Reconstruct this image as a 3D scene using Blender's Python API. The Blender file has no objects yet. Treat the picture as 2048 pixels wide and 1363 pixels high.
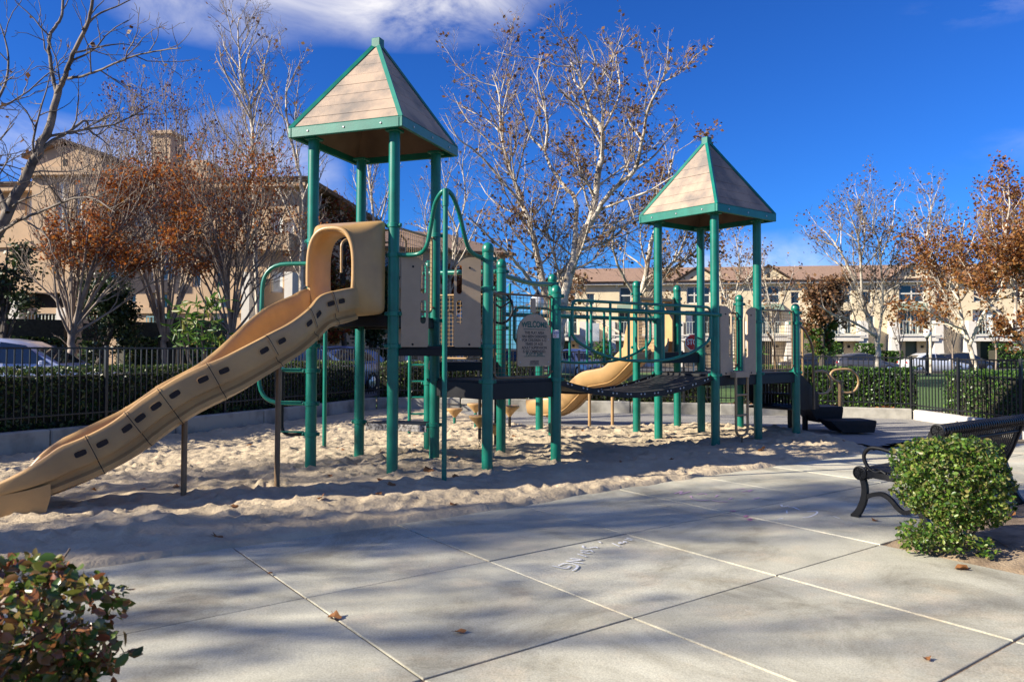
import bpy, math, random
import numpy as np
from mathutils import Vector, Matrix
R = math.radians
scene = bpy.context.scene
C = scene.collection

# ------------------------------------------------------------------ camera
F_PX, PITCH, ROLL, PRIN_Y, CAM_H = 1579.8, .0307, .0029, 647.4, 1.48
cam_data = bpy.data.cameras.new('camera')
cam_data.sensor_width = 36.0
cam_data.lens = 36.0 * F_PX / 2048
cam_data.shift_y = -(681.5 - PRIN_Y) / 2048
cam_data.clip_start, cam_data.clip_end = .05, 3000
cam_data.dof.use_dof = True
cam_data.dof.focus_distance = 9.5
cam_data.dof.aperture_fstop = 5.0
cam = bpy.data.objects.new('camera', cam_data)
C.objects.link(cam)
cam.matrix_world = Matrix.Translation((0, 0, CAM_H)) @ Matrix.Rotation(math.pi / 2 + PITCH, 4, 'X') @ Matrix.Rotation(ROLL, 4, 'Z')
scene.camera = cam

# ------------------------------------------------------------------ sky and sun
SUN_EL, SUN_AZ = R(27), R(17)          # the sun stands to the left, a little in front of the picture plane
to_sun = Vector((-math.cos(SUN_AZ) * math.cos(SUN_EL), -math.sin(SUN_AZ) * math.cos(SUN_EL), math.sin(SUN_EL)))
SKY_PRE, SKY_GAMMA, SKY_POST = (.1, .1, .1), 1.18, (1.45, 4.05, 8.2)
world = bpy.data.worlds.new('World')
scene.world = world
world.use_nodes = True
nt = world.node_tree
nt.nodes.clear()
def nd(t, typ, **kw):
    n = t.nodes.new(typ)
    for k, v in kw.items(): setattr(n, k, v)
    return n
w_out = nd(nt, 'ShaderNodeOutputWorld')
w_bg = nd(nt, 'ShaderNodeBackground')
sky = nd(nt, 'ShaderNodeTexSky', sky_type='NISHITA', sun_disc=False, sun_elevation=SUN_EL,
         sun_rotation=math.atan2(to_sun.x, to_sun.y), altitude=0, air_density=1.0, dust_density=.15, ozone_density=4.0)
# deepen the clear sky the way a polarised, contrasty exposure shows it
pre = nd(nt, 'ShaderNodeVectorMath', operation='MULTIPLY'); pre.inputs[1].default_value = SKY_PRE
gm = nd(nt, 'ShaderNodeGamma'); gm.inputs['Gamma'].default_value = SKY_GAMMA
hs = nd(nt, 'ShaderNodeVectorMath', operation='MULTIPLY'); hs.inputs[1].default_value = SKY_POST
nt.links.new(sky.outputs[0], pre.inputs[0]); nt.links.new(pre.outputs[0], gm.inputs[0]); nt.links.new(gm.outputs[0], hs.inputs[0])
tc = nd(nt, 'ShaderNodeTexCoord')
mp = nd(nt, 'ShaderNodeMapping')
mp.inputs['Scale'].default_value = (1.0, 1.0, 2.6)
mp.inputs['Rotation'].default_value = (0, R(-14), 0)
mp.inputs['Location'].default_value = (-16.36, 18.71, 9.95)
nt.links.new(tc.outputs['Generated'], mp.inputs['Vector'])
n1 = nd(nt, 'ShaderNodeTexNoise'); n1.inputs['Scale'].default_value = 2.0; n1.inputs['Detail'].default_value = 1.5
n2 = nd(nt, 'ShaderNodeTexNoise'); n2.inputs['Scale'].default_value = 5.5; n2.inputs['Detail'].default_value = 9; n2.inputs['Roughness'].default_value = .62
n2.inputs['Distortion'].default_value = .35
for n in (n1, n2): nt.links.new(mp.outputs[0], n.inputs['Vector'])
r1 = nd(nt, 'ShaderNodeValToRGB'); r1.color_ramp.elements[0].position = .515; r1.color_ramp.elements[1].position = .72
r2 = nd(nt, 'ShaderNodeValToRGB'); r2.color_ramp.elements[0].position = .38; r2.color_ramp.elements[1].position = .70
nt.links.new(n1.outputs['Fac'], r1.inputs[0]); nt.links.new(n2.outputs['Fac'], r2.inputs[0])
mm = nd(nt, 'ShaderNodeMath', operation='MULTIPLY')
nt.links.new(r1.outputs[0], mm.inputs[0]); nt.links.new(r2.outputs[0], mm.inputs[1])
mx = nd(nt, 'ShaderNodeMix', data_type='RGBA')
nt.links.new(mm.outputs[0], mx.inputs[0])
nt.links.new(hs.outputs[0], mx.inputs[6])
mx.inputs[7].default_value = (7.2, 6.8, 6.0, 1)
nt.links.new(mx.outputs[2], w_bg.inputs[0])
w_bg.inputs[1].default_value = .1
nt.links.new(w_bg.outputs[0], w_out.inputs[0])

sun_data = bpy.data.lights.new('sun', 'SUN')
sun_data.energy = 5.0
sun_data.angle = R(.53)
sun_data.color = (1.0, .91, .76)
sun = bpy.data.objects.new('sun', sun_data)
C.objects.link(sun)
sun.rotation_euler = to_sun.to_track_quat('Z', 'Y').to_euler()

scene.view_settings.view_transform = 'Standard'
scene.view_settings.look = 'None'
scene.view_settings.gamma = 1
scene.view_settings.use_curve_mapping = False
scene.view_settings.exposure = 1.18
scene.render.engine = 'CYCLES'
scene.cycles.max_bounces = 6
scene.cycles.diffuse_bounces = 3
scene.cycles.transparent_max_bounces = 8
scene.cycles.use_denoising = True

# ------------------------------------------------------------------ surveying helpers (photo coordinates -> metres)
def ray(px, py):
    a, b = px - 1024, py - PRIN_Y
    cr, sr = math.cos(ROLL), math.sin(ROLL)
    x, y = cr * a + sr * b, -sr * a + cr * b
    c, s = math.cos(PITCH), math.sin(PITCH)
    d0, d1, d2 = x / F_PX, 1., -y / F_PX
    return Vector((d0, d1 * c - d2 * s, d1 * s + d2 * c))
def at(px, py, Y):
    r = ray(px, py)
    return Vector((0, 0, CAM_H)) + r * (Y / r.y)
def gr(px, py, z=0.):
    r = ray(px, py)
    return Vector((0, 0, CAM_H)) + r * ((z - CAM_H) / r.z)
def V(*a): return Vector(a)

# ------------------------------------------------------------------ object helpers
def tag(o, label=None, cat=None, group=None, kind=None):
    if label: o['label'] = label
    if cat: o['category'] = cat
    if group: o['group'] = group
    if kind: o['kind'] = kind
    return o
def empty(name, loc=(0, 0, 0), label=None, cat=None, group=None, kind=None, rz=0, parent=None):
    o = bpy.data.objects.new(name, None)
    o.empty_display_size = .1
    C.objects.link(o)
    o.location = loc
    o.rotation_euler = (0, 0, rz)
    o.parent = parent
    return tag(o, label, cat, group, kind)
def world_off(o):
    v = Vector((0, 0, 0))
    while o is not None:
        v += Vector(o.location); o = o.parent
    return v
def link(name, me, parent=None, loc=(0, 0, 0)):
    o = bpy.data.objects.new(name, me)
    C.objects.link(o)
    o.location = loc
    o.parent = parent
    return o
def copy_tree(o, parent=None):
    c = o.copy(); C.objects.link(c); c.parent = parent
    for ch in list(o.children): copy_tree(ch, c)
    return c
def mesh_np(name, verts, faces, mat, smooth=False):
    verts = np.asarray(verts, dtype=np.float32); faces = np.asarray(faces, dtype=np.int32)
    me = bpy.data.meshes.new(name)
    n, m, k = len(verts), len(faces), faces.shape[1]
    me.vertices.add(n); me.vertices.foreach_set('co', verts.ravel())
    me.loops.add(m * k); me.loops.foreach_set('vertex_index', faces.ravel())
    me.polygons.add(m); me.polygons.foreach_set('loop_start', np.arange(0, m * k, k, dtype=np.int32))
    if smooth: me.polygons.foreach_set('use_smooth', np.ones(m, dtype=bool))
    me.materials.append(mat)
    me.update(calc_edges=True)
    return me
def catmull(P, n=6):
    P = [Vector(p) for p in P]
    Q = [2 * P[0] - P[1]] + P + [2 * P[-1] - P[-2]]
    out = []
    for i in range(1, len(Q) - 2):
        a, b, c, d = Q[i - 1:i + 3]
        for j in range(n):
            t = j / n
            out.append(.5 * (2 * b + (c - a) * t + (2 * a - 5 * b + 4 * c - d) * t * t + (3 * b - a - 3 * c + d) * t ** 3))
    return out + [P[-1]]
def fillet(P, rad, n=6, closed=False):
    P = [Vector(p) for p in P]
    out = [] if closed else [P[0]]
    rng = range(len(P)) if closed else range(1, len(P) - 1)
    for i in rng:
        a, b, c = P[i - 1], P[i], P[(i + 1) % len(P)]
        u, v = (a - b), (c - b)
        r = min(rad, u.length * .49, v.length * .49)
        p0, p1 = b + u.normalized() * r, b + v.normalized() * r
        for j in range(n + 1):
            t = j / n
            out.append(p0 * (1 - t) ** 2 + b * 2 * t * (1 - t) + p1 * t * t)
    if not closed: out.append(P[-1])
    return out
class MB:
    def __init__(s): s.v = []; s.f = []
    def add(s, vs, fs):
        o = len(s.v)
        s.v.extend(tuple(p) for p in vs)
        s.f.extend(tuple(i + o for i in f) for f in fs)
        return s
    def box(s, c, d, ax=None, taper=1.0):
        X, Y, Z = ax if ax else (V(1, 0, 0), V(0, 1, 0), V(0, 0, 1))
        c = Vector(c); vs = []
        for z in (-.5, .5):
            k = taper if z > 0 else 1
            for x, y in ((-.5, -.5), (.5, -.5), (.5, .5), (-.5, .5)):
                vs.append(c + X * x * d[0] * k + Y * y * d[1] * k + Z * z * d[2])
        return s.add(vs, [(3, 2, 1, 0), (4, 5, 6, 7), (0, 1, 5, 4), (1, 2, 6, 5), (2, 3, 7, 6), (3, 0, 4, 7)])
    def bbox(s, c, d, ax=None, b=.01):
        # a box with chamfered edges
        X, Y, Z = ax if ax else (V(1, 0, 0), V(0, 1, 0), V(0, 0, 1))
        c = Vector(c); h = [q / 2 for q in d]; b = min(b, *[q * .45 for q in h])
        rings = [(h[0] - b, h[1] - b, -h[2]), (h[0], h[1], -h[2] + b), (h[0], h[1], h[2] - b), (h[0] - b, h[1] - b, h[2])]
        vs = []
        for x, y, z in rings:
            for p, q in ((-x + b, -y), (x - b, -y), (x, -y + b), (x, y - b), (x - b, y), (-x + b, y), (-x, y - b), (-x, -y + b)):
                vs.append(c + X * p + Y * q + Z * z)
        fs = [tuple(range(7, -1, -1)), tuple(range(24, 32))]
        for r in range(3):
            for i in range(8):
                j = (i + 1) % 8
                fs.append((r * 8 + i, r * 8 + j, r * 8 + 8 + j, r * 8 + 8 + i))
        return s.add(vs, fs)
    def tube(s, P, r, n=10, caps=True, closed=False):
        P = [Vector(p) for p in P]
        m = len(P)
        rr = r if isinstance(r, (list, tuple)) else [r] * m
        T = []
        for i in range(m):
            a = P[i - 1] if (i or closed) else P[i]
            b = P[(i + 1) % m] if (i < m - 1 or closed) else P[i]
            t = (b - a)
            T.append(t.normalized() if t.length > 1e-9 else V(0, 0, 1))
        ref = V(0, 0, 1) if abs(T[0].z) < .9 else V(1, 0, 0)
        u = T[0].cross(ref).normalized()
        vs = []
        for i in range(m):
            u = (u - T[i] * u.dot(T[i])).normalized()
            w = T[i].cross(u)
            for k in range(n):
                a = 2 * math.pi * k / n
                vs.append(P[i] + (u * math.cos(a) + w * math.sin(a)) * rr[i])
        fs = []
        for i in range(m if closed else m - 1):
            for k in range(n):
                k2 = (k + 1) % n; j = (i + 1) % m
                fs.append((i * n + k, i * n + k2, j * n + k2, j * n + k))
        if caps and not closed:
            fs.append(tuple(range(n - 1, -1, -1))); fs.append(tuple(range((m - 1) * n, m * n)))
        return s.add(vs, fs)
    def lathe(s, prof, c, n=20, ax=None):
        X, Y, Z = ax if ax else (V(1, 0, 0), V(0, 1, 0), V(0, 0, 1))
        c = Vector(c); vs = []
        for r, z in prof:
            for k in range(n):
                a = 2 * math.pi * k / n
                vs.append(c + (X * math.cos(a) + Y * math.sin(a)) * r + Z * z)
        fs = []
        for i in range(len(prof) - 1):
            for k in range(n):
                k2 = (k + 1) % n
                fs.append((i * n + k, i * n + k2, (i + 1) * n + k2, (i + 1) * n + k))
        fs.append(tuple(range(n - 1, -1, -1))); fs.append(tuple(range((len(prof) - 1) * n, len(prof) * n)))
        return s.add(vs, fs)
    def prism(s, poly, vec):
        n = len(poly); vec = Vector(vec)
        vs = [Vector(p) for p in poly] + [Vector(p) + vec for p in poly]
        fs = [tuple(range(n - 1, -1, -1)), tuple(range(n, 2 * n))]
        fs += [(i, (i + 1) % n, n + (i + 1) % n, n + i) for i in range(n)]
        return s.add(vs, fs)
    def loft(s, rings, closed=True, caps=False):
        n = len(rings[0]); vs = [p for r in rings for p in r]; fs = []
        for i in range(len(rings) - 1):
            for k in range(n if closed else n - 1):
                k2 = (k + 1) % n
                fs.append((i * n + k, i * n + k2, (i + 1) * n + k2, (i + 1) * n + k))
        if caps:
            fs.append(tuple(range(n - 1, -1, -1))); fs.append(tuple(range((len(rings) - 1) * n, len(rings) * n)))
        return s.add(vs, fs)
    def build(s, name, mat, parent=None, smooth=None, loc=None):
        # vertices are given in world metres; they are stored relative to the parent thing
        off = world_off(parent)
        if loc is not None: off = off + Vector(loc)
        me = bpy.data.meshes.new(name)
        me.from_pydata([(p[0] - off.x, p[1] - off.y, p[2] - off.z) for p in s.v], [], s.f)
        me.materials.append(mat)
        if smooth is not None:
            me.polygons.foreach_set('use_smooth', [True] * len(me.polygons))
            me.set_sharp_from_angle(angle=R(smooth))
        me.update()
        return link(name, me, parent, loc or (0, 0, 0))
def text_mesh(txt, size, bold=0., depth=.0, align='CENTER'):
    cu = bpy.data.curves.new('lettering', 'FONT')
    cu.body = txt; cu.size = size; cu.align_x = align; cu.align_y = 'CENTER'; cu.offset = bold; cu.extrude = depth
    o = bpy.data.objects.new('lettering', cu); C.objects.link(o)
    me = bpy.data.meshes.new_from_object(o.evaluated_get(bpy.context.evaluated_depsgraph_get()))
    bpy.data.objects.remove(o)
    return me

# ------------------------------------------------------------------ materials
MATS = {}
def mat(name, col, rough=.5, metal=0., var=.0, scale=8., bump=0., bscale=None, col2=None, spec=.5, coat=0., obj=True,
        detail=5., rand=0., trans=0., lo=.35, hi=.65):
    m = bpy.data.materials.new(name); m.use_nodes = True
    t = m.node_tree; t.nodes.clear()
    out = nd(t, 'ShaderNodeOutputMaterial'); b = nd(t, 'ShaderNodeBsdfPrincipled')
    t.links.new(b.outputs[0], out.inputs[0])
    b.inputs['Roughness'].default_value = rough
    b.inputs['Metallic'].default_value = metal
    b.inputs['Specular IOR Level'].default_value = spec
    b.inputs['Coat Weight'].default_value = coat
    c1 = tuple(col) + (1,)
    b.inputs['Base Color'].default_value = c1
    tcn = nd(t, 'ShaderNodeTexCoord')
    if var or col2:
        n = nd(t, 'ShaderNodeTexNoise'); n.inputs['Scale'].default_value = scale; n.inputs['Detail'].default_value = detail
        n.inputs['Roughness'].default_value = .6
        t.links.new(tcn.outputs['Object'], n.inputs['Vector'])
        r = nd(t, 'ShaderNodeValToRGB')
        r.color_ramp.elements[0].position = lo; r.color_ramp.elements[1].position = hi
        a = col2 if col2 else [q * (1 - var) for q in col]
        bb = col if col2 else [min(1, q * (1 + var)) for q in col]
        r.color_ramp.elements[0].color = tuple(a) + (1,); r.color_ramp.elements[1].color = tuple(bb) + (1,)
        t.links.new(n.outputs['Fac'], r.inputs[0])
        t.links.new(r.outputs[0], b.inputs['Base Color'])
        m['ramp'] = r.name
    if bump:
        n = nd(t, 'ShaderNodeTexNoise'); n.inputs['Scale'].default_value = bscale or scale; n.inputs['Detail'].default_value = 6
        t.links.new(tcn.outputs['Object'], n.inputs['Vector'])
        bp = nd(t, 'ShaderNodeBump'); bp.inputs['Strength'].default_value = bump; bp.inputs['Distance'].default_value = .02
        t.links.new(n.outputs['Fac'], bp.inputs['Height']); t.links.new(bp.outputs[0], b.inputs['Normal'])
    MATS[name] = m
    return m
def leaf_mat(name, cols, rough=.5, trans=.35):
    # each leaf takes its own colour (random per leaf), and lets a little light through
    m = bpy.data.materials.new(name); m.use_nodes = True
    t = m.node_tree; t.nodes.clear()
    out = nd(t, 'ShaderNodeOutputMaterial'); b = nd(t, 'ShaderNodeBsdfPrincipled'); tr = nd(t, 'ShaderNodeBsdfTranslucent')
    g = nd(t, 'ShaderNodeNewGeometry'); r = nd(t, 'ShaderNodeValToRGB')
    cr = r.color_ramp
    while len(cr.elements) < len(cols): cr.elements.new(.5)
    for i, c in enumerate(cols):
        cr.elements[i].position = i / (len(cols) - 1); cr.elements[i].color = tuple(c) + (1,)
    t.links.new(g.outputs['Random Per Island'], r.inputs[0])
    t.links.new(r.outputs[0], b.inputs['Base Color']); t.links.new(r.outputs[0], tr.inputs[0])
    b.inputs['Roughness'].default_value = rough
    mxs = nd(t, 'ShaderNodeMixShader'); mxs.inputs[0].default_value = trans
    t.links.new(b.outputs[0], mxs.inputs[1]); t.links.new(tr.outputs[0], mxs.inputs[2]); t.links.new(mxs.outputs[0], out.inputs[0])
    MATS[name] = m
    return m

M_GREEN = mat('green_powder_coat', (.0018, .135, .094), .36, var=.16, scale=5, spec=.5, bump=.02, bscale=60)
M_TANP = mat('tan_moulded_plastic', (.48, .295, .12), .36, col2=(.36, .22, .095), scale=2.2, bump=.06, bscale=90, spec=.4)
M_TANB = mat('tan_board_panel', (.36, .265, .17), .55, var=.06, scale=6, bump=.05, bscale=200)
M_TANT = mat('tan_painted_tube', (.34, .215, .10), .4, var=.1, scale=5)
M_BROWNT = mat('brown_painted_tube', (.16, .10, .05), .45, var=.15, scale=6)
M_DECK = mat('black_vinyl_deck', (.010, .010, .011), .62, var=.25, scale=14, bump=.25, bscale=120, spec=.35)
M_DECKWORN = mat('worn_deck_edge', (.42, .39, .35), .6, col2=(.05, .04, .035), scale=35, lo=.4, hi=.55)
M_STEEL = mat('galvanised_steel', (.45, .45, .44), .35, metal=.9, var=.1, scale=30)
M_BLACKM = mat('black_painted_metal', (.008, .008, .009), .5, var=.2, scale=10, spec=.3)
M_BLACKF = mat('black_fence_metal', (.012, .013, .015), .38, var=.2, scale=6)
M_MESHW = mat('tan_wire', (.22, .155, .09), .45)
M_TEXTG = mat('green_print', (.005, .075, .05), .5)
M_TEXTD = mat('dark_print', (.03, .028, .025), .55)
M_WHITE = mat('white_paint', (.72, .71, .68), .5, var=.05, scale=5)
M_BLUE = mat('blue_print', (.02, .05, .25), .5)
M_RED = mat('red_print', (.5, .012, .012), .4)
M_PLANK = mat('weathered_roof_board', (.37, .275, .20), .8, col2=(.17, .145, .125), scale=2.2, bump=.2, bscale=60, lo=.36, hi=.60)  # weathered and stained, missing dappled tree shade also put into the darker tone
M_CHALK_W = mat('white_chalk', (.82, .84, .86), .95, col2=(.60, .60, .60), scale=70, lo=.4, hi=.6)
M_CHALK_P = mat('pink_chalk', (.72, .42, .58), .95, col2=(.55, .44, .48), scale=70, lo=.4, hi=.6)
M_SOIL = mat('sandy_soil', (.33, .25, .165), .95, col2=(.15, .105, .065), scale=5, bump=.6, bscale=60)
M_ASPH = mat('asphalt', (.055, .055, .057), .9, var=.2, scale=3, bump=.2, bscale=150)
M_GRASSG = mat('lawn_ground', (.07, .13, .025), .9, var=.35, scale=9, bump=.5, bscale=80)
M_LAND = mat('bare_earth', (.16, .13, .09), .95, var=.3, scale=.8, bump=.3, bscale=20)
M_KERB = mat('kerb_concrete', (.36, .34, .29), .85, col2=(.12, .112, .095), scale=1.6, bump=.15, bscale=40, lo=.30, hi=.58)
M_KERBL = mat('pale_kerb_concrete', (.50, .47, .41), .85, var=.16, scale=2.5, bump=.12, bscale=40)

def sand_material():
    m = mat('play_sand', (.53, .43, .295), .97, col2=(.40, .325, .225), scale=2.2, spec=.15)
    t = m.node_tree; b = [n for n in t.nodes if n.type == 'BSDF_PRINCIPLED'][0]
    tcn = [n for n in t.nodes if n.type == 'TEX_COORD'][0]
    prev = None
    for sc, st, di in ((22, .5, .03), (140, .55, .006), (420, .5, .003)):
        n = nd(t, 'ShaderNodeTexNoise'); n.inputs['Scale'].default_value = sc; n.inputs['Detail'].default_value = 4
        t.links.new(tcn.outputs['Object'], n.inputs['Vector'])
        bp = nd(t, 'ShaderNodeBump'); bp.inputs['Strength'].default_value = st; bp.inputs['Distance'].default_value = di
        t.links.new(n.outputs['Fac'], bp.inputs['Height'])
        if prev: t.links.new(prev.outputs[0], bp.inputs['Normal'])
        prev = bp
    t.links.new(prev.outputs[0], b.inputs['Normal'])
    return m
M_SAND = sand_material()

def concrete_material():
    m = bpy.data.materials.new('path_concrete'); m.use_nodes = True
    t = m.node_tree; t.nodes.clear()
    out = nd(t, 'ShaderNodeOutputMaterial'); b = nd(t, 'ShaderNodeBsdfPrincipled')
    t.links.new(b.outputs[0], out.inputs[0]); b.inputs['Roughness'].default_value = .8
    b.inputs['Specular IOR Level'].default_value = .3
    tcn = nd(t, 'ShaderNodeTexCoord'); oi = nd(t, 'ShaderNodeObjectInfo')
    n = nd(t, 'ShaderNodeTexNoise'); n.inputs['Scale'].default_value = 1.4; n.inputs['Detail'].default_value = 7; n.inputs['Roughness'].default_value = .62
    t.links.new(tcn.outputs['Object'], n.inputs['Vector'])
    r = nd(t, 'ShaderNodeValToRGB')
    r.color_ramp.elements[0].position = .33; r.color_ramp.elements[0].color = (.36, .345, .275, 1)
    r.color_ramp.elements[1].position = .68; r.color_ramp.elements[1].color = (.54, .52, .41, 1)
    t.links.new(n.outputs['Fac'], r.inputs[0])
    # sandy grit trodden onto the slabs
    n3 = nd(t, 'ShaderNodeTexNoise'); n3.inputs['Scale'].default_value = 2.3; n3.inputs['Detail'].default_value = 8; n3.inputs['Roughness'].default_value = .7
    mpn = nd(t, 'ShaderNodeMapping'); mpn.inputs['Location'].default_value = (7, 3, 1)
    t.links.new(tcn.outputs['Object'], mpn.inputs[0]); t.links.new(mpn.outputs[0], n3.inputs['Vector'])
    r3 = nd(t, 'ShaderNodeValToRGB'); r3.color_ramp.elements[0].position = .5; r3.color_ramp.elements[1].position = .78
    t.links.new(n3.outputs['Fac'], r3.inputs[0])
    mx1 = nd(t, 'ShaderNodeMix', data_type='RGBA'); t.links.new(r3.outputs[0], mx1.inputs[0])
    t.links.new(r.outputs[0], mx1.inputs[6]); mx1.inputs[7].default_value = (.56, .48, .35, 1)
    # fine aggregate specks
    n4 = nd(t, 'ShaderNodeTexNoise'); n4.inputs['Scale'].default_value = 95; n4.inputs['Detail'].default_value = 3
    t.links.new(tcn.outputs['Object'], n4.inputs['Vector'])
    r4 = nd(t, 'ShaderNodeValToRGB'); r4.color_ramp.elements[0].position = .28; r4.color_ramp.elements[0].color = (.74, .73, .71, 1)
    r4.color_ramp.elements[1].position = .62; r4.color_ramp.elements[1].color = (1.06, 1.06, 1.06, 1)
    t.links.new(n4.outputs['Fac'], r4.inputs[0])
    mx2 = nd(t, 'ShaderNodeMix', data_type='RGBA', blend_type='MULTIPLY'); mx2.inputs[0].default_value = 1
    t.links.new(mx1.outputs[2], mx2.inputs[6]); t.links.new(r4.outputs[0], mx2.inputs[7])
    n5 = nd(t, 'ShaderNodeTexNoise'); n5.inputs['Scale'].default_value = .9; n5.inputs['Detail'].default_value = 9; n5.inputs['Roughness'].default_value = .72; n5.inputs['Distortion'].default_value = .8
    mp5 = nd(t, 'ShaderNodeMapping'); mp5.inputs['Location'].default_value = (-4, 9, 2); t.links.new(tcn.outputs['Object'], mp5.inputs[0]); t.links.new(mp5.outputs[0], n5.inputs['Vector'])
    r5 = nd(t, 'ShaderNodeValToRGB'); r5.color_ramp.elements[0].position = .34; r5.color_ramp.elements[0].color = (.62, .60, .57, 1)
    r5.color_ramp.elements[1].position = .50; r5.color_ramp.elements[1].color = (1, 1, 1, 1)
    e5 = r5.color_ramp.elements.new(.72); e5.color = (1.12, 1.13, 1.16, 1)
    t.links.new(n5.outputs['Fac'], r5.inputs[0])
    mx3 = nd(t, 'ShaderNodeMix', data_type='RGBA', blend_type='MULTIPLY'); mx3.inputs[0].default_value = 1
    t.links.new(mx2.outputs[2], mx3.inputs[6]); t.links.new(r5.outputs[0], mx3.inputs[7])
    hv = nd(t, 'ShaderNodeHueSaturation'); t.links.new(mx3.outputs[2], hv.inputs['Color'])
    mr = nd(t, 'ShaderNodeMapRange'); mr.inputs[3].default_value = .90; mr.inputs[4].default_value = 1.08
    t.links.new(oi.outputs['Random'], mr.inputs[0]); t.links.new(mr.outputs[0], hv.inputs['Value'])
    t.links.new(hv.outputs[0], b.inputs['Base Color'])
    prev = None
    for sc, st, di in ((30, .18, .01), (230, .45, .004)):
        q = nd(t, 'ShaderNodeTexNoise'); q.inputs['Scale'].default_value = sc; q.inputs['Detail'].default_value = 4
        t.links.new(tcn.outputs['Object'], q.inputs['Vector'])
        bp = nd(t, 'ShaderNodeBump'); bp.inputs['Strength'].default_value = st; bp.inputs['Distance'].default_value = di
        t.links.new(q.outputs['Fac'], bp.inputs['Height'])
        if prev: t.links.new(prev.outputs[0], bp.inputs['Normal'])
        prev = bp
    t.links.new(prev.outputs[0], b.inputs['Normal'])
    return m
M_CONC = concrete_material()
M_RUBBER = mat('grey_rubber_surfacing', (.30, .285, .26), .95, col2=(.13, .125, .12), scale=160, bump=.5, bscale=160, detail=2, lo=.25, hi=.5)

# ------------------------------------------------------------------ noise for terrain
def hash2(ix, iy, seed):
    h = (ix.astype(np.int64) * 374761393 + iy.astype(np.int64) * 668265263 + seed * 974634777) & 0xffffffff
    h = ((h ^ (h >> 13)) * 1274126177) & 0xffffffff
    return ((h ^ (h >> 16)) & 0xffff) / 65535.
def vnoise(x, y, seed=0):
    ix, iy = np.floor(x), np.floor(y); fx, fy = x - ix, y - iy
    fx = fx * fx * fx * (fx * (fx * 6 - 15) + 10); fy = fy * fy * fy * (fy * (fy * 6 - 15) + 10)
    a = hash2(ix, iy, seed); b = hash2(ix + 1, iy, seed); c = hash2(ix, iy + 1, seed); d = hash2(ix + 1, iy + 1, seed)
    return (a + (b - a) * fx) * (1 - fy) + (c + (d - c) * fx) * fy - .5
# ================================================================== the setting
rnd = random.Random(7)
NR = np.random.default_rng(11)
UD, VD, O2 = V(1.065, .82, 0), V(.825, -1.15, 0), V(-.155, 5.549, 0)     # the slab grid of the path
UN, VN = UD.normalized(), VD.normalized()
def st(s, t, z=0.): return O2 + UD * s + VD * t + V(0, 0, z)
def to_st(x, y):
    dx, dy = x - O2.x, y - O2.y
    det = UD.x * VD.y - VD.x * UD.y
    return (VD.y * dx - VD.x * dy) / det, (UD.x * dy - UD.y * dx) / det

me = mesh_np('ground', [(-900, -300, -.06), (900, -300, -.06), (900, 1500, -.06), (-900, 1500, -.06)], [(0, 1, 2, 3)], M_LAND)
tag(link('ground', me), 'flat bare earth under and beyond everything', 'ground', kind='structure')

# ---- concrete path: every slab is a piece with eased edges and an open joint
path = empty('concrete_path', st(0, 0), 'pale concrete path of square slabs with dark joints', 'path', kind='structure')
def slab(poly, zt, parent):
    n = len(poly); c = sum(poly, V(0, 0, 0)) / n
    def inset(d):
        out = []
        for i in range(n):
            a, b, e = poly[i - 1], poly[i], poly[(i + 1) % n]
            u = (b - a).normalized(); w = (e - b).normalized()
            nu, nw = V(-u.y, u.x, 0), V(-w.y, w.x, 0)
            k = (nu + nw); k = k / max(.3, k.dot(nu))
            out.append(b + k * d)
        return out
    a, b2, c2 = inset(.0068), inset(.0078), inset(.0115)
    mb = MB()
    mb.loft([[p + V(0, 0, -.055) for p in a], [p + V(0, 0, zt - .005) for p in a], [p + V(0, 0, zt - .0018) for p in b2], [p + V(0, 0, zt) for p in c2]], caps=True)
    return mb.build('slab', M_CONC, parent, smooth=25)
rows = [(-1.05, 0), (0, 1), (1, 2), (2, 3), (3, 4)]
for i in range(-4, 8):
    for (t0, t1) in rows:
        if i >= 2 and t0 >= 1: continue
        cx = st(i + .5, (t0 + t1) / 2)
        if cx.y < 2.2 or cx.x < -6.5: continue
        if cx.x < -1.9 and cx.y < 3.9: continue
        if i < -1 and t0 >= 1: continue
        P = [st(i, t1), st(i + 1, t1), st(i + 1, t0), st(i, t0)]
        slab(P, rnd.uniform(-.003, .003), path)
# grit lying in the joints
me = mesh_np('joint_grit', [st(-5, -1.05, -.009), st(-5, 4, -.009), st(8, 4, -.009), st(8, -1.05, -.009)], [(0, 1, 2, 3)], M_SOIL)
tag(link('joint_grit', me, path), kind='stuff').location = -st(0, 0)
# ---- planting bed beside the bench and the one at the near edge
def bed(name, pts, label, res=.045, amp=.03, z0=.0):
    xs = [p.x for p in pts]; ys = [p.y for p in pts]
    nx, ny = int((max(xs) - min(xs)) / res) + 2, int((max(ys) - min(ys)) / res) + 2
    gx, gy = np.meshgrid(np.linspace(min(xs), max(xs), nx), np.linspace(min(ys), max(ys), ny))
    s, t = to_st(gx, gy)
    gz = z0 + amp * (vnoise(gx * 2, gy * 2, 3) + .5 * vnoise(gx * 7, gy * 7, 4) + .25 * vnoise(gx * 19, gy * 19, 5))
    return gx, gy, s, t, gz
def grid_mesh(gx, gy, gz, keep, m, name, smooth=True):
    ny, nx = gx.shape
    idx = np.arange(nx * ny).reshape(ny, nx)
    f = np.stack([idx[:-1, :-1], idx[:-1, 1:], idx[1:, 1:], idx[1:, :-1]], -1).reshape(-1, 4)
    k = keep.ravel()
    f = f[k[f].all(1)]
    used = np.unique(f); remap = np.full(nx * ny, -1); remap[used] = np.arange(len(used))
    vv = np.stack([gx, gy, gz], -1).reshape(-1, 3)[used]
    return mesh_np(name, vv, remap[f], m, smooth)
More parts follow.
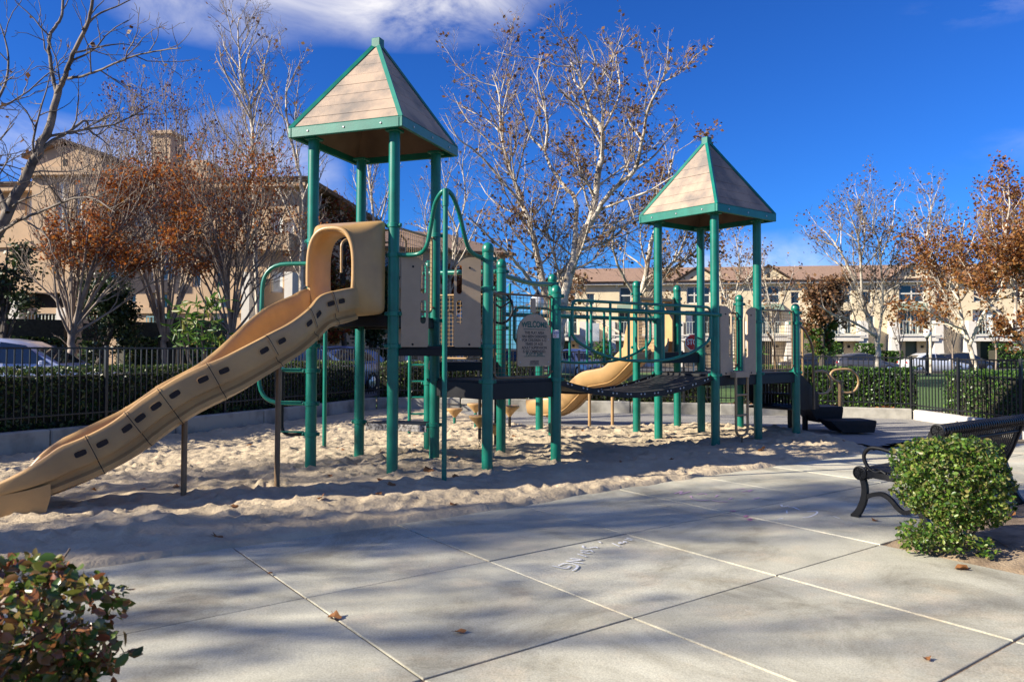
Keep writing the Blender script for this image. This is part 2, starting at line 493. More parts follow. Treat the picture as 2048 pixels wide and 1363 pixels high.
gx, gy, s, t, gz = bed('b', [V(2.4, 2.5, 0), V(9.5, 10.5, 0)], '')
d = np.minimum((s - 2.0) * 1.34, (t - 1.0) * 1.41)
gz = gz + .012 + .05 * np.clip(d / .5, 0, 1) - .04 * (np.clip(.05 - d, 0, .05) / .05) + .02 * vnoise(gx * 6, gy * 6, 9) * (d < .2)
tag(link('planting_bed', grid_mesh(gx, gy, gz, d > -.06, M_SOIL, 'planting_bed')), 'sandy soil bed beside the path under the round shrub', 'flower bed', kind='structure')
gx, gy, s, t, gz = bed('b', [V(-7, 1.5, 0), V(-1.3, 5.2, 0)], '')
tag(link('planting_bed', grid_mesh(gx, gy, gz - .015, (gx < -1.5) & (gy < 4.6) & (gy < 5.0 + .6 * (gx + 1.5)), M_SOIL, 'planting_bed')),
    'soil bed at the near corner under the browning shrub', 'flower bed', kind='structure')

# ---- rubber surfacing under the second slide and the steps
rb_px = [(905, 822), (960, 836), (1010, 846), (1100, 852), (1180, 853), (1290, 847), (1420, 850), (1560, 858), (1640, 872), (1700, 884), (1800, 905), (1870, 915)]
rb = sorted([(gr(px, py, .05).x, gr(px, py, .05).y) for px, py in rb_px])
RBX, RBY = [p[0] for p in rb], [p[1] for p in rb]
def rubber_y(x): return np.interp(x, RBX, RBY)
gx, gy = np.meshgrid(np.linspace(-2.0, 12.5, 90), np.linspace(9.5, 19, 90))
s, t = to_st(gx, gy)
gz = .045 + .012 * vnoise(gx * .7, gy * .7, 21) + 0 * gx
keep = (gy > rubber_y(gx) - .35) & (t < -1.02)
tag(link('rubber_surfacing', grid_mesh(gx, gy, gz, keep, M_RUBBER, 'rubber_surfacing')), 'speckled grey safety surfacing under the far slide and the black steps', 'ground', kind='structure')

# ---- sand: dunes, footprints, drifts over the slabs' edge
xs = np.linspace(-9.0, 8.0, 520)
ys = 3.2 + (19.2 - 3.2) * np.linspace(0, 1, 400) ** 1.35
gx, gy = np.meshgrid(xs, ys)
s, t = to_st(gx, gy)
dist = (-1.05 - t) * 1.415
wob = .10 * vnoise(gx * 1.1, gy * 1.1, 31) + .05 * vnoise(gx * 4, gy * 4, 32)
h = .05 + .06 * vnoise(gx * .5, gy * .5, 1) + .022 * vnoise(gx * 1.5 + 3, gy * 1.9, 2) + .03 * (.5 - np.abs(vnoise(gx * 2.8, gy * 3.6, 6))) ** 2 * 4 - .02 + .016 * vnoise(gx * 7, gy * 9, 7) + .010 * vnoise(gx * 16, gy * 18, 8)
# scuffed hollows
for k in range(6000):
    cx = NR.uniform(-8, 6); cy = NR.uniform(4.2, 15); a = NR.uniform(0, math.pi)
    lx, ly = NR.uniform(.05, .13), NR.uniform(.03, .065); dp = NR.uniform(.005, .024)
    i0, i1 = np.searchsorted(xs, [cx - .45, cx + .45]); j0, j1 = np.searchsorted(ys, [cy - .45, cy + .45])
    X, Y = gx[j0:j1, i0:i1] - cx, gy[j0:j1, i0:i1] - cy
    u, w = (X * math.cos(a) + Y * math.sin(a)) / lx, (-X * math.sin(a) + Y * math.cos(a)) / ly
    q = u * u + w * w
    rq = np.sqrt(q); h[j0:j1, i0:i1] += dp * (-1 / (1 + q ** 2.5) + .7 * np.exp(-(rq - 1.55) ** 2 * 7) * (1 + .5 * np.sin(k + u * 1.3)))
edge = np.clip((dist + wob) / .9, 0, 1); edge = edge * edge * (3 - 2 * edge)
h = h * (.55 + .45 * edge) + .04 * edge
h = np.where(dist < .0, h * np.clip(1 + (dist + wob) / .14, 0, 1) - .05 * np.clip(-(dist + wob * 1.2) / .12, 0, 1.2), np.maximum(h, -.03 + .045 * edge + .012 * vnoise(gx * 9, gy * 10, 77)))
rdist = rubber_y(gx) - gy
rw = rdist + .35 * vnoise(gx * .8, gy * .8, 41) + .1 * vnoise(gx * 3, gy * 3, 42)
k = np.clip(rw / .5, 0, 1)
h = np.where(gx > RBX[0], h * (.4 + .6 * k) + .02 * k - .06 * (1 - k) * (rw < .25), h)
SAND_X, SAND_Y, SAND_H = xs, ys, h
def sand_z(x, y):
    i = int(np.clip(np.searchsorted(SAND_X, x), 1, len(SAND_X) - 1)); j = int(np.clip(np.searchsorted(SAND_Y, y), 1, len(SAND_Y) - 1))
    return float(SAND_H[j, i])
keep = (dist > -.30) & ((gx < RBX[0]) | (rdist > -.5)) & (gy > 3.3)
keep &= (gx > np.interp(gy, [3, 10.2, 12.2, 15.6, 18.2], [-9.8, -6.62, -5.4, -3.85, -3.1]) - .1) & (gy < 18.3)
tag(link('sand', grid_mesh(gx, gy, h, keep, M_SAND, 'sand')), 'pale trampled play sand with footprints under the play structure', 'sand', kind='structure')

# ---- the low concrete wall round the play area, cast in lengths
LW = catmull([V(-9.2, 5.6, 0), V(-7.9, 8.0, 0), V(-6.62, 10.3, 0), V(-5.42, 12.4, 0), V(-4.05, 15.5, 0), V(-3.1, 18.15, 0)], 8)
BW = catmull([V(-3.1, 18.15, 0), V(-1.4, 18.2, 0), V(.3, 17.95, 0), V(3., 17.5, 0), V(5.2, 17.2, 0), V(7.0, 16.8, 0), V(8.25, 16.3, 0)], 6)
RW = catmull([V(8.25, 16.3, 0), V(8.3, 15.3, 0), V(8.55, 14.2, 0), V(9.2, 12.9, 0), V(10.5, 11.6, 0)], 5)
def resample(P, step):
    L = [0]
    for a, b in zip(P, P[1:]): L.append(L[-1] + (b - a).length)
    n = max(1, round(L[-1] / step)); out = []
    for k in range(n + 1):
        d = L[-1] * k / n; j = min(len(P) - 2, max(0, next((i for i in range(len(L) - 1) if L[i + 1] >= d - 1e-9), len(P) - 2)))
        out.append(P[j].lerp(P[j + 1], (d - L[j]) / max(1e-9, L[j + 1] - L[j])))
    return out
def low_wall(name, P, h0, h1, th, m, label, step=1.9):
    root = empty(name, P[0], label, 'wall')
    Q = resample(P, step)
    for k, (a, b) in enumerate(zip(Q, Q[1:])):
        u = (b - a).normalized(); nrm = V(u.y, -u.x, 0)
        z = h0 + (h1 - h0) * k / max(1, len(Q) - 1); L = (b - a).length
        mb = MB(); mb.bbox((a + b) / 2 - nrm * th / 2 + V(0, 0, (z - .1) / 2), (L - .014, th, z + .1), (u, V(-u.y, u.x, 0), V(0, 0, 1)), b=.018)
        mb.build('wall_segment', m, root)
    return root
low_wall('retaining_wall', LW, .36, .34, .16, M_KERB, 'stained grey concrete retaining wall along the sand below the long hedge')
low_wall('retaining_wall', BW, .34, .24, .16, M_KERB, 'low concrete wall along the far side of the play area')
low_wall('kerb_wall', RW, .24, .2, .16, M_KERBL, 'pale concrete kerb wall curving toward the bench side', 1.4)

# ---- raised earth behind the walls, lawn and streets
def sheet(name, pts, z, m, label, cat, kind='structure'):
    me = bpy.data.meshes.new(name)
    me.from_pydata([(p[0], p[1], z if len(p) < 3 else p[2]) for p in pts], [], [tuple(range(len(pts)))])
    me.materials.append(m); me.update()
    return tag(link(name, me), label, cat, kind=kind)
sheet('planting_strip', [(-9.3, 5.5), (-7.98, 8.0), (-6.72, 10.3), (-5.52, 12.4), (-4.15, 15.5), (-3.2, 18.25), (-4.6, 18.9), (-6.2, 14.9), (-8.6, 10.2), (-11, 6)], .29, M_SOIL, 'earth strip under the long hedge behind the retaining wall', 'flower bed')
sheet('planting_strip', [(-3.1, 18.25), (.3, 18.06), (3, 17.62), (5.2, 17.3), (7, 16.92), (8.32, 16.42), (8.9, 17.5), (5, 18.9), (-3.6, 19.7)], .20, M_SOIL, 'earth strip with fallen leaves under the far hedge', 'flower bed')
sheet('planting_strip', [(8.35, 16.4), (8.42, 15.3), (8.66, 14.2), (9.3, 12.9), (10.6, 11.6), (14, 12.5), (13, 17), (9, 17.5)], .16, M_SOIL, 'earth strip beyond the kerb wall by the bench', 'flower bed')
sheet('lawn', [(-3.6, 19.7), (5, 18.9), (9, 17.5), (14, 17), (30, 25), (40, 48), (-6, 48), (-7, 30)], .02, M_GRASSG, 'green lawn beyond the far fence', 'lawn')
sheet('street', [(-60, -4), (-11.6, 5.6), (-9.0, 10.1), (-6.6, 14.8), (-4.4, 20), (-3, 34), (-3, 62), (-12, 62), (-9, 34), (-16, 21), (-70, 4)], .06, M_ASPH, 'asphalt street passing behind the long hedge', 'road')
sheet('street', [(-2.9, 52), (70, 52), (70, 62), (-2.9, 62)], .0, M_ASPH, 'asphalt street in front of the cream apartment row', 'road')

# ---- iron fences: every picket is a piece
def fence(name, posts, zt0, zt1, H, label, spacing=.1):
    root = empty(name, posts[0], label, 'fence')
    tot = sum((b - a).length for a, b in zip(posts, posts[1:])); acc = 0
    pk = MB().bbox(V(0, 0, H / 2), (.017, .017, H), b=.002)
    pm = None
    for a, b in zip(posts, posts[1:]):
        L = (b - a).length; u = (b - a).normalized(); n = int(round(L / spacing))
        za = zt0 + (zt1 - zt0) * acc / tot; zb = zt0 + (zt1 - zt0) * (acc + L) / tot
        ax = (u, V(-u.y, u.x, 0), V(0, 0, 1))
        for dz in (-.012, -H + .09):
            p, q = a + V(0, 0, za + dz), b + V(0, 0, zb + dz)
            w = (q - p).normalized()
            MB().bbox((p + q) / 2, ((q - p).length, .032, .026), (w, ax[1], w.cross(ax[1])), b=.004).build('rail', M_BLACKF, root)
        for i in range(1, n):
            p = a.lerp(b, i / n); z = za + (zb - za) * i / n
            if pm is None:
                o = pk.build('picket', M_BLACKF); pm = o.data; o.parent = root
            else:
                o = link('picket', pm, root)
            o.location = p - posts[0] + V(0, 0, z - H + .0)
            o.rotation_euler = (0, 0, math.atan2(u.y, u.x))
        MB().bbox(a + V(0, 0, za - H / 2 - .04), (.05, .05, H + .13), ax, b=.004).build('fence_post', M_BLACKF, root)
        acc += L
    MB().bbox(posts[-1] + V(0, 0, zt1 - H / 2 - .04), (.05, .05, H + .13), None, b=.004).build('fence_post', M_BLACKF, root)
    return root
def off(P, d):
    out = []
    for i, p in enumerate(P):
        a, b = P[max(0, i - 1)], P[min(len(P) - 1, i + 1)]; u = (b - a).normalized()
        out.append(p + V(-u.y, u.x, 0) * d)
    return out
LF = resample(off(LW, .30), 2.3); BF = resample(off(BW, .32), 2.35); RF = [BF[-1], V(8.52, 15.1, 0), V(8.75, 13.6, 0), V(9.45, 12.1, 0), V(11, 10.6, 0)]
LF[-1] = BF[0].copy()
fence('iron_fence', LF, 1.475, 1.475, 1.05, 'black iron picket fence in front of the long hedge')
fence('iron_fence', BF, 1.475, 1.31, 1.06, 'black iron picket fence across the far side of the play area')
fence('iron_fence', RF, 1.31, 1.29, 1.08, 'black iron picket fence beside the bench with corner post')
# ================================================================== the play structure
SP = 1.067
pA, pB, pC, pD = V(-2.329, 9.195, 0), V(-1.328, 8.827, 0), V(-1.961, 10.197, 0), V(-.959, 9.828, 0)
pE, pF, pG, pP = V(-.277, 9.012, 0), V(-.142, 10.514, 0), V(.54, 9.698, 0), V(-1.144, 10.879, 0)
pL, pK, pJ, pM = V(2.954, 11.494, 0), V(2.281, 12.322, 0), V(3.109, 12.995, 0), V(3.782, 12.167, 0)
pN, pO, pH, pI = V(4.61, 12.84, 0), V(3.937, 13.667, 0), V(2.11, 13.375, 0), V(2.94, 14.05, 0)
pR, pQ = V(.625, 12.20, 0), V(.468, 13.45, 0)
Z = lambda z: V(0, 0, z)
PS = empty('play_structure', (.6, 10.8, 0), 'green and tan climbing structure with two peaked towers, slides and a bridge', 'playground')

def clamp_proto():
    mb = MB()
    mb.lathe([(.066, -.026), (.073, -.022), (.073, .022), (.066, .026)], V(0, 0, 0), 20)
    for sx in (-1, 1):
        mb.bbox(V(sx * .083, 0, 0), (.036, .035, .045), b=.006)
        mb.lathe([(.009, -.012), (.012, -.010), (.012, .006), (.006, .010)], V(sx * .088, -.018, 0), 8, (V(1, 0, 0), V(0, 0, 1), V(0, -1, 0)))
    o = mb.build('clamp', M_GREEN, None, smooth=35); me = o.data; bpy.data.objects.remove(o)
    return me
CLAMP = clamp_proto()
def clamp(p, z, parent, ang=0.):
    o = link('clamp', CLAMP, parent, Vector(p) + Z(z) - world_off(parent))
    o.rotation_euler = (0, 0, ang)
    return o
DOME = [(.0645, 0), (.068, .004), (.068, .045), (.062, .075), (.045, .102), (.024, .115), (.004, .119)]
def post(p, ztop, clamps=(), cap=True, r=.0635, ang=0.):
    o = MB().tube([p + Z(-.12), p + Z(ztop)], r, 24).build('post', M_GREEN, PS, smooth=40)
    if cap: MB().lathe(DOME, p + Z(ztop - .03), 24).build('cap', M_GREEN, o, smooth=50)
    for c in clamps: clamp(p, c, o, ang + rnd.uniform(-.5, .5))
    return o
for p, cl in ((pA, (2.72, 1.50, 1.21, .83, .48)), (pB, (2.85, 2.52, 1.86, 1.50)), (pC, (1.8, .53)), (pD, (2.88, 1.82, 1.5, 1.08, .53))):
    post(p, 3.92, cl, cap=False)
for p, cl in ((pL, (1.97, 1.10)), (pK, (1.96, 1.9, 1.1)), (pJ, (2.06, 1.4, 1.1)), (pM, (2.1, 1.9, 1.1))):
    post(p, 3.46, cl, cap=False)
post(pE, 2.60, (2.50, 2.16, 1.50, 1.10)); post(pF, 2.58, (2.50, 2.13, 1.75, 1.1)); post(pG, 2.17, (2.12, 1.98, 1.1))
post(pP, 2.60, (2.5, 1.9, 1.0)); post(pR, 2.54, (2.48, 1.7)); post(pQ, 1.28)
post(pH, 2.54, (2.4, 1.5)); post(pI, 2.52, (2.37, 1.9, 1.42)); post(pO, 2.33, (2.25, 2.0, 1.1)); post(pN, 2.13, (2.07, 1.9, 1.1))

# ---- peaked roofs
M_LINING = mat('brown_roof_lining', (.13, .08, .05), .8, var=.2, scale=3)  # lining added to stop light between boards, underside shade in its brown
def roof(c, e1, e2, z0, label):
    c = Vector(c)
    hub = MB()
    hub.bbox(c + Z(z0 + 1.275), (.115, .115, .12), (e1, e2, V(0, 0, 1)), b=.006)
    root = hub.build('roof', M_GREEN, PS); root['label'] = label
    ap, hb = .035, .735; zb, za = z0 + .105, z0 + 1.235
    NP = 8
    for k in range(4):
        a = (e1, e2, -e1, -e2)[k]; b = (e2, -e1, -e2, e1)[k]      # outward normal a, sideways b
        def P(f, sgn, dz=0.):                                      # f: 0 at the eaves, 1 at the top
            h = hb + (ap - hb) * f
            return c + a * h + b * (sgn * (h - .012)) + Z(zb + (za - zb) * f + dz)
        sl = (a * (za - zb) + Z(hb - ap)).normalized()
        for i in range(NP):
            f0, f1 = i / NP + .0016, (i + 1) / NP - .0016
            if i == NP - 1: f1 = .985
            q = [P(f0, -1), P(f0, 1), P(f1, 1), P(f1, -1)]
            lift = sl * rnd.uniform(-.002, .003)
            mb = MB(); mb.prism([v - sl * .028 + lift for v in q], sl * .028)
            mb.build('roof_board', M_PLANK, root)
        q = [P(0, -1), P(0, 1), P(.985, 1), P(.985, -1)]
        MB().prism([v - sl * .042 for v in q], sl * .011).build('roof_lining', M_LINING, root)
        # fascia beam
        m = c + a * (.743 - .02) + Z(z0 + .06)
        MB().bbox(m, (.04, 1.486 if k % 2 == 0 else 1.400, .118), (a, b, V(0, 0, 1)), b=.006).build('fascia', M_GREEN, root)
        MB().prism([c + a * .740 + b * .735 + Z(z0 + .122), c + a * .740 - b * .735 + Z(z0 + .122), c + a * .69 - b * .69 + Z(z0 + .145), c + a * .69 + b * .69 + Z(z0 + .145)], -sl * .012).build('eaves_trim', M_GREEN, root)
        for s2 in (-.5, .0, .5):
            MB().lathe([(.012, 0), (.014, .004), (.008, .009)], c + a * .743 + b * s2 * .95 + Z(z0 + .06), 8, (b, V(0, 0, 1), a)).build('bolt', M_STEEL, root)
        # hip trim
        d = (a + b)
        p0, p1 = c + d * .738 + Z(z0 + .118), c + d * .045 + Z(z0 + 1.25)
        t = (p1 - p0).normalized(); side = t.cross(V(0, 0, 1)).normalized(); up = side.cross(t)
        mb = MB()
        mb.loft([[p + side * .033 - up * .03, p + up * .010, p - side * .033 - up * .03, p - up * .04] for p in (p0, p1)], caps=True)
        mb.build('hip_trim', M_GREEN, root)
        # post plate under the corner
        q = c + d * SP / 2 + Z(z0 + .02)
        MB().bbox(q, (.16, .16, .03), (e1, e2, V(0, 0, 1)), b=.004).build('post_bracket', M_GREEN, root)
    return root
t1e1 = (pA - pB).normalized(); t1e2 = (pD - pB).normalized()
roof((pA + pB + pC + pD) / 4, t1e1, t1e2, 3.90, 'taller near roof of weathered boards with green hip trim')
t2e1 = (pK - pL).normalized(); t2e2 = (pM - pL).normalized()
roof((pL + pK + pJ + pM) / 4, t2e1, t2e2, 3.44, 'far tower roof of pale boards with green hip trim')

# ---- decks
def deck(pts, z, th=.17, ins=.0):
    c = sum(pts, V(0, 0, 0)) / len(pts)
    q = [c + (p - c) * (1 - ins) + Z(z) for p in pts]
    top = MB().prism([p - Z(.035) for p in q], Z(.035)).build('deck', M_DECK, PS)
    for a, b in zip(q, q[1:] + q[:1]):
        u = (b - a).normalized(); L = (b - a).length
        MB().bbox((a + b) / 2 - Z(.03 + th / 2), (L - .13, .03, th), (u, V(-u.y, u.x, 0), V(0, 0, 1)), b=.004).build('deck_skirt', M_BLACKM, top)
    return top
deck([pA, pB, pD, pC], 1.85, .10); deck([pB, pE, pD], 1.50, .08); deck([pD, pE, pG, pF], 1.11, .19); deck([pD, pF, pP], 1.3, .08)
deck([pL, pM, pJ, pK], 1.11, .14); deck([pM, pN, pO, pJ], 1.11, .14); deck([pK, pJ, pI, pH], 1.42, .14)
# half-hexagon step by the near tower
u = (pD - pC).normalized(); n = V(-u.y, u.x, 0)
stp = [pC + u * .07, pD - u * .07, pD - u * .20 + n * .42, pC + u * .20 + n * .42]
o = MB().prism([p + Z(.49) for p in stp], Z(.035)).build('step', M_DECK, PS)
MB().bbox((pC + pD) / 2 + Z(.475) - n * .008, (.86, .02, .085), (u, n, V(0, 0, 1)), b=.004).build('worn_edge', M_DECKWORN, o)

# ---- flat board panels with slots
from mathutils.geometry import tessellate_polygon
def plate(name, loops, org, X, Y, th, m, parent):
    N = X.cross(Y).normalized()
    pts = [p for l in loops for p in l]
    tri = tessellate_polygon([[V(p[0], p[1], 0) for p in l] for l in loops])
    mb = MB(); n = len(pts)
    vs = [org + X * p[0] + Y * p[1] + N * th / 2 for p in pts] + [org + X * p[0] + Y * p[1] - N * th / 2 for p in pts]
    fs = [tuple(t) for t in tri] + [tuple(n + i for i in t[::-1]) for t in tri]
    k = 0
    for l in loops:
        for i in range(len(l)):
            a, b = k + i, k + (i + 1) % len(l)
            fs.append((a, b, n + b, n + a))
        k += len(l)
    mb.add(vs, fs)
    o = mb.build(name, m, parent)
    bm_me = o.data
    import bmesh
    bm = bmesh.new(); bm.from_mesh(bm_me); bmesh.ops.recalc_face_normals(bm, faces=bm.faces); bm.to_mesh(bm_me); bm.free()
    return o
def slot(cx, y0, y1, w, n=8):
    r = w / 2
    return [(cx + r * math.cos(a), y1 - r + r * math.sin(a)) for a in np.linspace(0, math.pi, n)] + \
           [(cx + r * math.cos(a), y0 + r + r * math.sin(a)) for a in np.linspace(math.pi, 2 * math.pi, n)]
def half_panel(p, q, z, side, W=.305, H=1.02, gap=.085):
    # p: the post it hangs on, q: the other post
    X = (q - p).normalized()
    arc = [(W - .20 + .20 * math.cos(a), H - .20 + .20 * math.sin(a)) for a in np.linspace(0, math.pi / 2, 9)]
    out = [(0, 0), (W - .015, 0), (W, .015)] + arc + [(.0, H)]
    loops = [out, slot(.245, .60, .93, .062), slot(.245, .26, .53, .062)]
    Nn = X.cross(V(0, 0, 1))
    sg = 1 if Nn.y < 0 else -1
    o = plate('panel', loops, p + X * gap + Z(z) + Nn * sg * .02, X, V(0, 0, 1), .022, M_TANB, PS)
    for zz in (.03, .9):
        MB().lathe([(.012, 0), (.013, .004), (.006, .008)], p + X * (gap + .13) + Z(z + zz) + Nn * sg * .032, 8, (X, V(0, 0, 1), Nn * sg)).build('bolt', M_BLACKM, o)
    return o
half_panel(pB, pE, 1.49, 1); half_panel(pE, pB, 1.49, -1)
half_panel(pL, pM, 1.09, 1); half_panel(pM, pL, 1.09, -1)

# ---- wire guard panels
def wire_panel(p, q, z0, z1, m=M_TANT, sp=.055, off=0.):
    X = (q - p).normalized(); L = (q - p).length; N = X.cross(V(0, 0, 1)); b = p + N * off
    a, c = .10, L - .10
    ring = fillet([b + X * a + Z(z0), b + X * c + Z(z0), b + X * c + Z(z1), b + X * a + Z(z1)], .06, 5, closed=True)
    o = MB().tube(ring, .014, 8, closed=True).build('guard_frame', m, PS, smooth=50)
    mb = MB()
    k = a + sp
    while k < c - .01:
        mb.tube([b + X * k + Z(z0), b + X * k + Z(z1)], .0028, 4, caps=False); k += sp
    zz = z0 + sp
    while zz < z1 - .01:
        mb.tube([b + X * a + Z(zz), b + X * c + Z(zz)], .0028, 4, caps=False); zz += sp
    w = mb.build('wire_mesh', m, o); w['kind'] = 'stuff'
    for pp, s in ((p, 1), (q, -1)):
        for zz in (z0 + .06, z1):
            MB().tube([pp + Z(zz), pp + X * s * .11 + N * off + Z(zz)], .014, 8).build('bracket', m, o)
    return o
wp = wire_panel(pE, pG, 1.14, 2.11, M_BROWNT)
wire_panel(pB, pD, 1.92, 2.84); wire_panel(pM, pN, 1.15, 2.09, M_BROWNT); wire_panel(pK, pH, 1.46, 2.1); wire_panel(pJ, pO, 1.15, 2.1, M_BROWNT)
wire_panel(pF, pP, 1.34, 2.2)

# ---- the welcome board on the wire guard
X = (pG - pE).normalized(); N = V(X.y, -X.x, 0)
b0 = pE + X * .415 + N * .03 + Z(1.265)
BW_, BH_ = .53, .625
arc = [(BW_ / 2 + BW_ / 2 * math.cos(a), BH_ - .25 + .25 * math.sin(a)) for a in np.linspace(0, math.pi, 17)]
sign = plate('welcome_board', [[(.02, 0), (BW_ - .02, 0), (BW_, .02)] + arc + [(0, .02)]], b0, X, V(0, 0, 1), .016, M_TANB, PS)
sign['label'] = 'arched tan welcome board with green lettering'
def sign_text(txt, x, y, size, m, bold=0.0, squash=1., parent=sign, org=b0, XX=X, NN=N, off=.0095, name='lettering', bend=0.):
    me = text_mesh(txt, size, bold)
    me.materials.clear(); me.materials.append(m)
    U = V(0, 0, 1)
    wo = world_off(parent)
    for v in me.vertices:
        lx = v.co.x * squash
        p = org + XX * (x + lx) + U * (y + v.co.y * (1 - bend * abs(lx) / .17 * (1 if v.co.y > 0 else 0)) ) + NN * off
        v.co = p - wo
    me.update()
    return link(name, me, parent)
cx = BW_ / 2
sign_text('WELCOME', cx, .497, .104, M_TEXTG, .0042, .80, bend=.35)
for yy, ww in ((.44, .34), (.118, .34), (.021, .155)):
    MB().bbox(b0 + X * cx + Z(yy) + N * .009, (ww, .004, .007), (X, N, V(0, 0, 1)), b=.001).build('underline', M_TEXTG, sign)
for k, l in enumerate(('THIS PLAY AREA', 'HAS BEEN DESIGNED', 'FOR CHILDREN 5-12', 'YEARS OF AGE.', 'ADULT SUPERVISION', 'IS RECOMMENDED.')):
    sign_text(l, cx, .398 - k * .0445, .046, M_TEXTD, .0011, .92)
sign_text('PLAY IT SAFE', cx, .142, .05, M_TEXTG, .0016, .92)
sign_text('LANDSCAPE', cx, .058, .026, M_TEXTD, .0012, .95)
sign_text('STRUCTURES INC', cx, .036, .019, M_TEXTD, .0008, .95)
for bx, by in ((.04, .05), (BW_ - .04, .05), (.04, .32), (BW_ - .04, .32), (BW_ / 2, BH_ - .03)):
    MB().lathe([(.007, 0), (.008, .003), (.004, .006)], b0 + X * bx + Z(by) + N * .008, 8, (X, V(0, 0, 1), N)).build('bolt', M_STEEL, sign)
MB().bbox(pE + X * .665 + N * .03 + Z(1.985), (.075, .02, .17), (X, N, V(0, 0, 1)), b=.02).build('hanger_plate', M_TANB, sign)
# steering wheel behind the guard
wc = (pF + pG) / 2 + V(-.35, .1, 2.0); wx = V(.8, .6, 0)
o = MB().tube([wc + wx * .2 * math.cos(a) + Z(.2 * math.sin(a)) for a in np.linspace(0, 2 * math.pi, 25)[:-1]], .016, 8, closed=True).build('steering_wheel', M_BLACKM, PS, smooth=50)
for a in (.5, 2.6, 4.7): MB().tube([wc, wc + wx * .2 * math.cos(a) + Z(.2 * math.sin(a))], .012, 6).build('spoke', M_BLACKM, o)
# notice sticker on the front post
sd = (V(0, 0, 0) - pG).normalized(); sx = V(-sd.y, sd.x, 0)
if sx.x < 0: sx = -sx
so = pG + V(0, 0, 1.655) + V(sx.y, -sx.x, 0) * .0665
sn = V(sx.y, -sx.x, 0)
stk = MB().bbox(so, (.075, .003, .095), (sx, sn, V(0, 0, 1)), b=.001).build('notice_sticker', M_WHITE, PS)
stk['label'] = 'small blue and white notice sticker with a red prohibition ring'
MB().bbox(so + Z(.022) + sn * .0016, (.066, .002, .038), (sx, sn, V(0, 0, 1)), b=.0005).build('notice_band', M_BLUE, stk)
sign_text('NO', 0, .022, .036, M_WHITE, .001, 1., parent=stk, org=so, XX=sx, NN=sn, off=.0032)
rc = so + Z(-.022) - sx * .012 + sn * .003
MB().tube([rc + sx * .017 * math.cos(a) + Z(.017 * math.sin(a)) for a in np.linspace(0, 2 * math.pi, 17)[:-1]], .0022, 5, closed=True).build('prohibition_ring', M_RED, stk)
MB().tube([rc - sx * .012 + Z(.012), rc + sx * .012 - Z(.012)], .0022, 5).build('prohibition_bar', M_RED, stk)

# ---- tubes: arch and sliding pole, climbers, rails
def tube(name, P, r, m=M_GREEN, n=12, rad=None, parent=None):
    if rad: P = fillet(P, rad, 7)
    return MB().tube(P, r, n).build(name, m, parent or PS, smooth=50)
fp = V(-.707, 8.315, 0)
arch = tube('arch', catmull([pB + Z(2.52), at(835, 508, 8.75), at(853, 492, 8.62), at(862, 450, 8.55), at(871, 405, 8.42), at(888, 381, 8.315), at(904, 390, 8.4), at(918, 425, 8.55), at(927, 462, 8.65), at(938, 497, 8.8), at(955, 512, 8.95), pE + Z(2.51)], 6), .024)
arch['label'] = 'curved green tube over the sliding pole'
tube('sliding_pole', [fp + Z(-.1), fp + Z(3.13)], .027)
tube('pole_socket', [fp + Z(2.98), fp + Z(3.16)], .034)
L1 = V(-.985, .17, 0)
cl = tube('loop_climber', [pA + Z(2.46), pA + L1 * .62 + Z(2.46), pA + L1 * .66 + Z(.83), pA + Z(.83)], .024, rad=.3)
for z, w in ((1.21, .45), (.83, .4), (.48, .34)):
    MB().bbox(pA + L1 * (w * .55 + .05) + Z(z + .022), (w * .8, .075, .014), (L1, V(-L1.y, L1.x, 0), V(0, 0, 1)), b=.004).build('tread', M_GREEN, cl)
tube('climber_rung', [pA + Z(1.21), pA + L1 * .40 + Z(1.21), pA + L1 * .50 + Z(1.42)], .022, rad=.12, parent=cl)
tube('climber_rung', [pA + Z(.48), pA + L1 * .36 + Z(.46), pA + L1 * .36 + Z(1.2)], .02, M_BLACKM, rad=.12, parent=cl)
tube('support_tube', [V(-2.66, 11.26, -.1), V(-2.66, 11.26, 1.93), pC + V(-.1, .1, 1.95)], .030, rad=.14)
lad = tube('ladder', [V(-1.68, 13.0, -.1), V(-1.68, 13.0, 1.55), V(-1.5, 12.7, 1.62)], .028, rad=.1)
tube('ladder_rail', [V(-1.30, 13.0, -.1), V(-1.30, 13.0, 1.55), V(-1.15, 12.7, 1.62)], .028, rad=.1, parent=lad)
for z in (.40, .67, .93, 1.2): tube('rung', [V(-1.68, 13.0, z), V(-1.30, 13.0, z)], .017, parent=lad)
tube('overhead_beam', [pP + Z(2.5), pP + (pD - pP) * .1 + Z(2.5), pF + Z(2.5)], .034)
tube('overhead_beam', [pF + Z(2.46), pF.lerp(pR, .45) + V(.05, 0, 2.40), pR + Z(2.47)], .034, rad=.4)
tube('overhead_beam', [pE + Z(2.16), pF + Z(2.16)], .03)
# hanging rods for the pods are built with the pods
tube('handhold', [at(897, 621, 9.6), at(911, 626, 9.55), at(911, 694, 9.5)], .016, M_TANT, rad=.12)
tube('handhold', [at(683, 545, 9.5), at(683, 482, 9.5), at(705, 476, 9.6)], .017, M_TANT, rad=.1)
tube('handhold', [at(801, 470, 9.4), at(812, 480, 9.4), at(813, 512, 9.4)], .012, M_BLACKM, rad=.1)

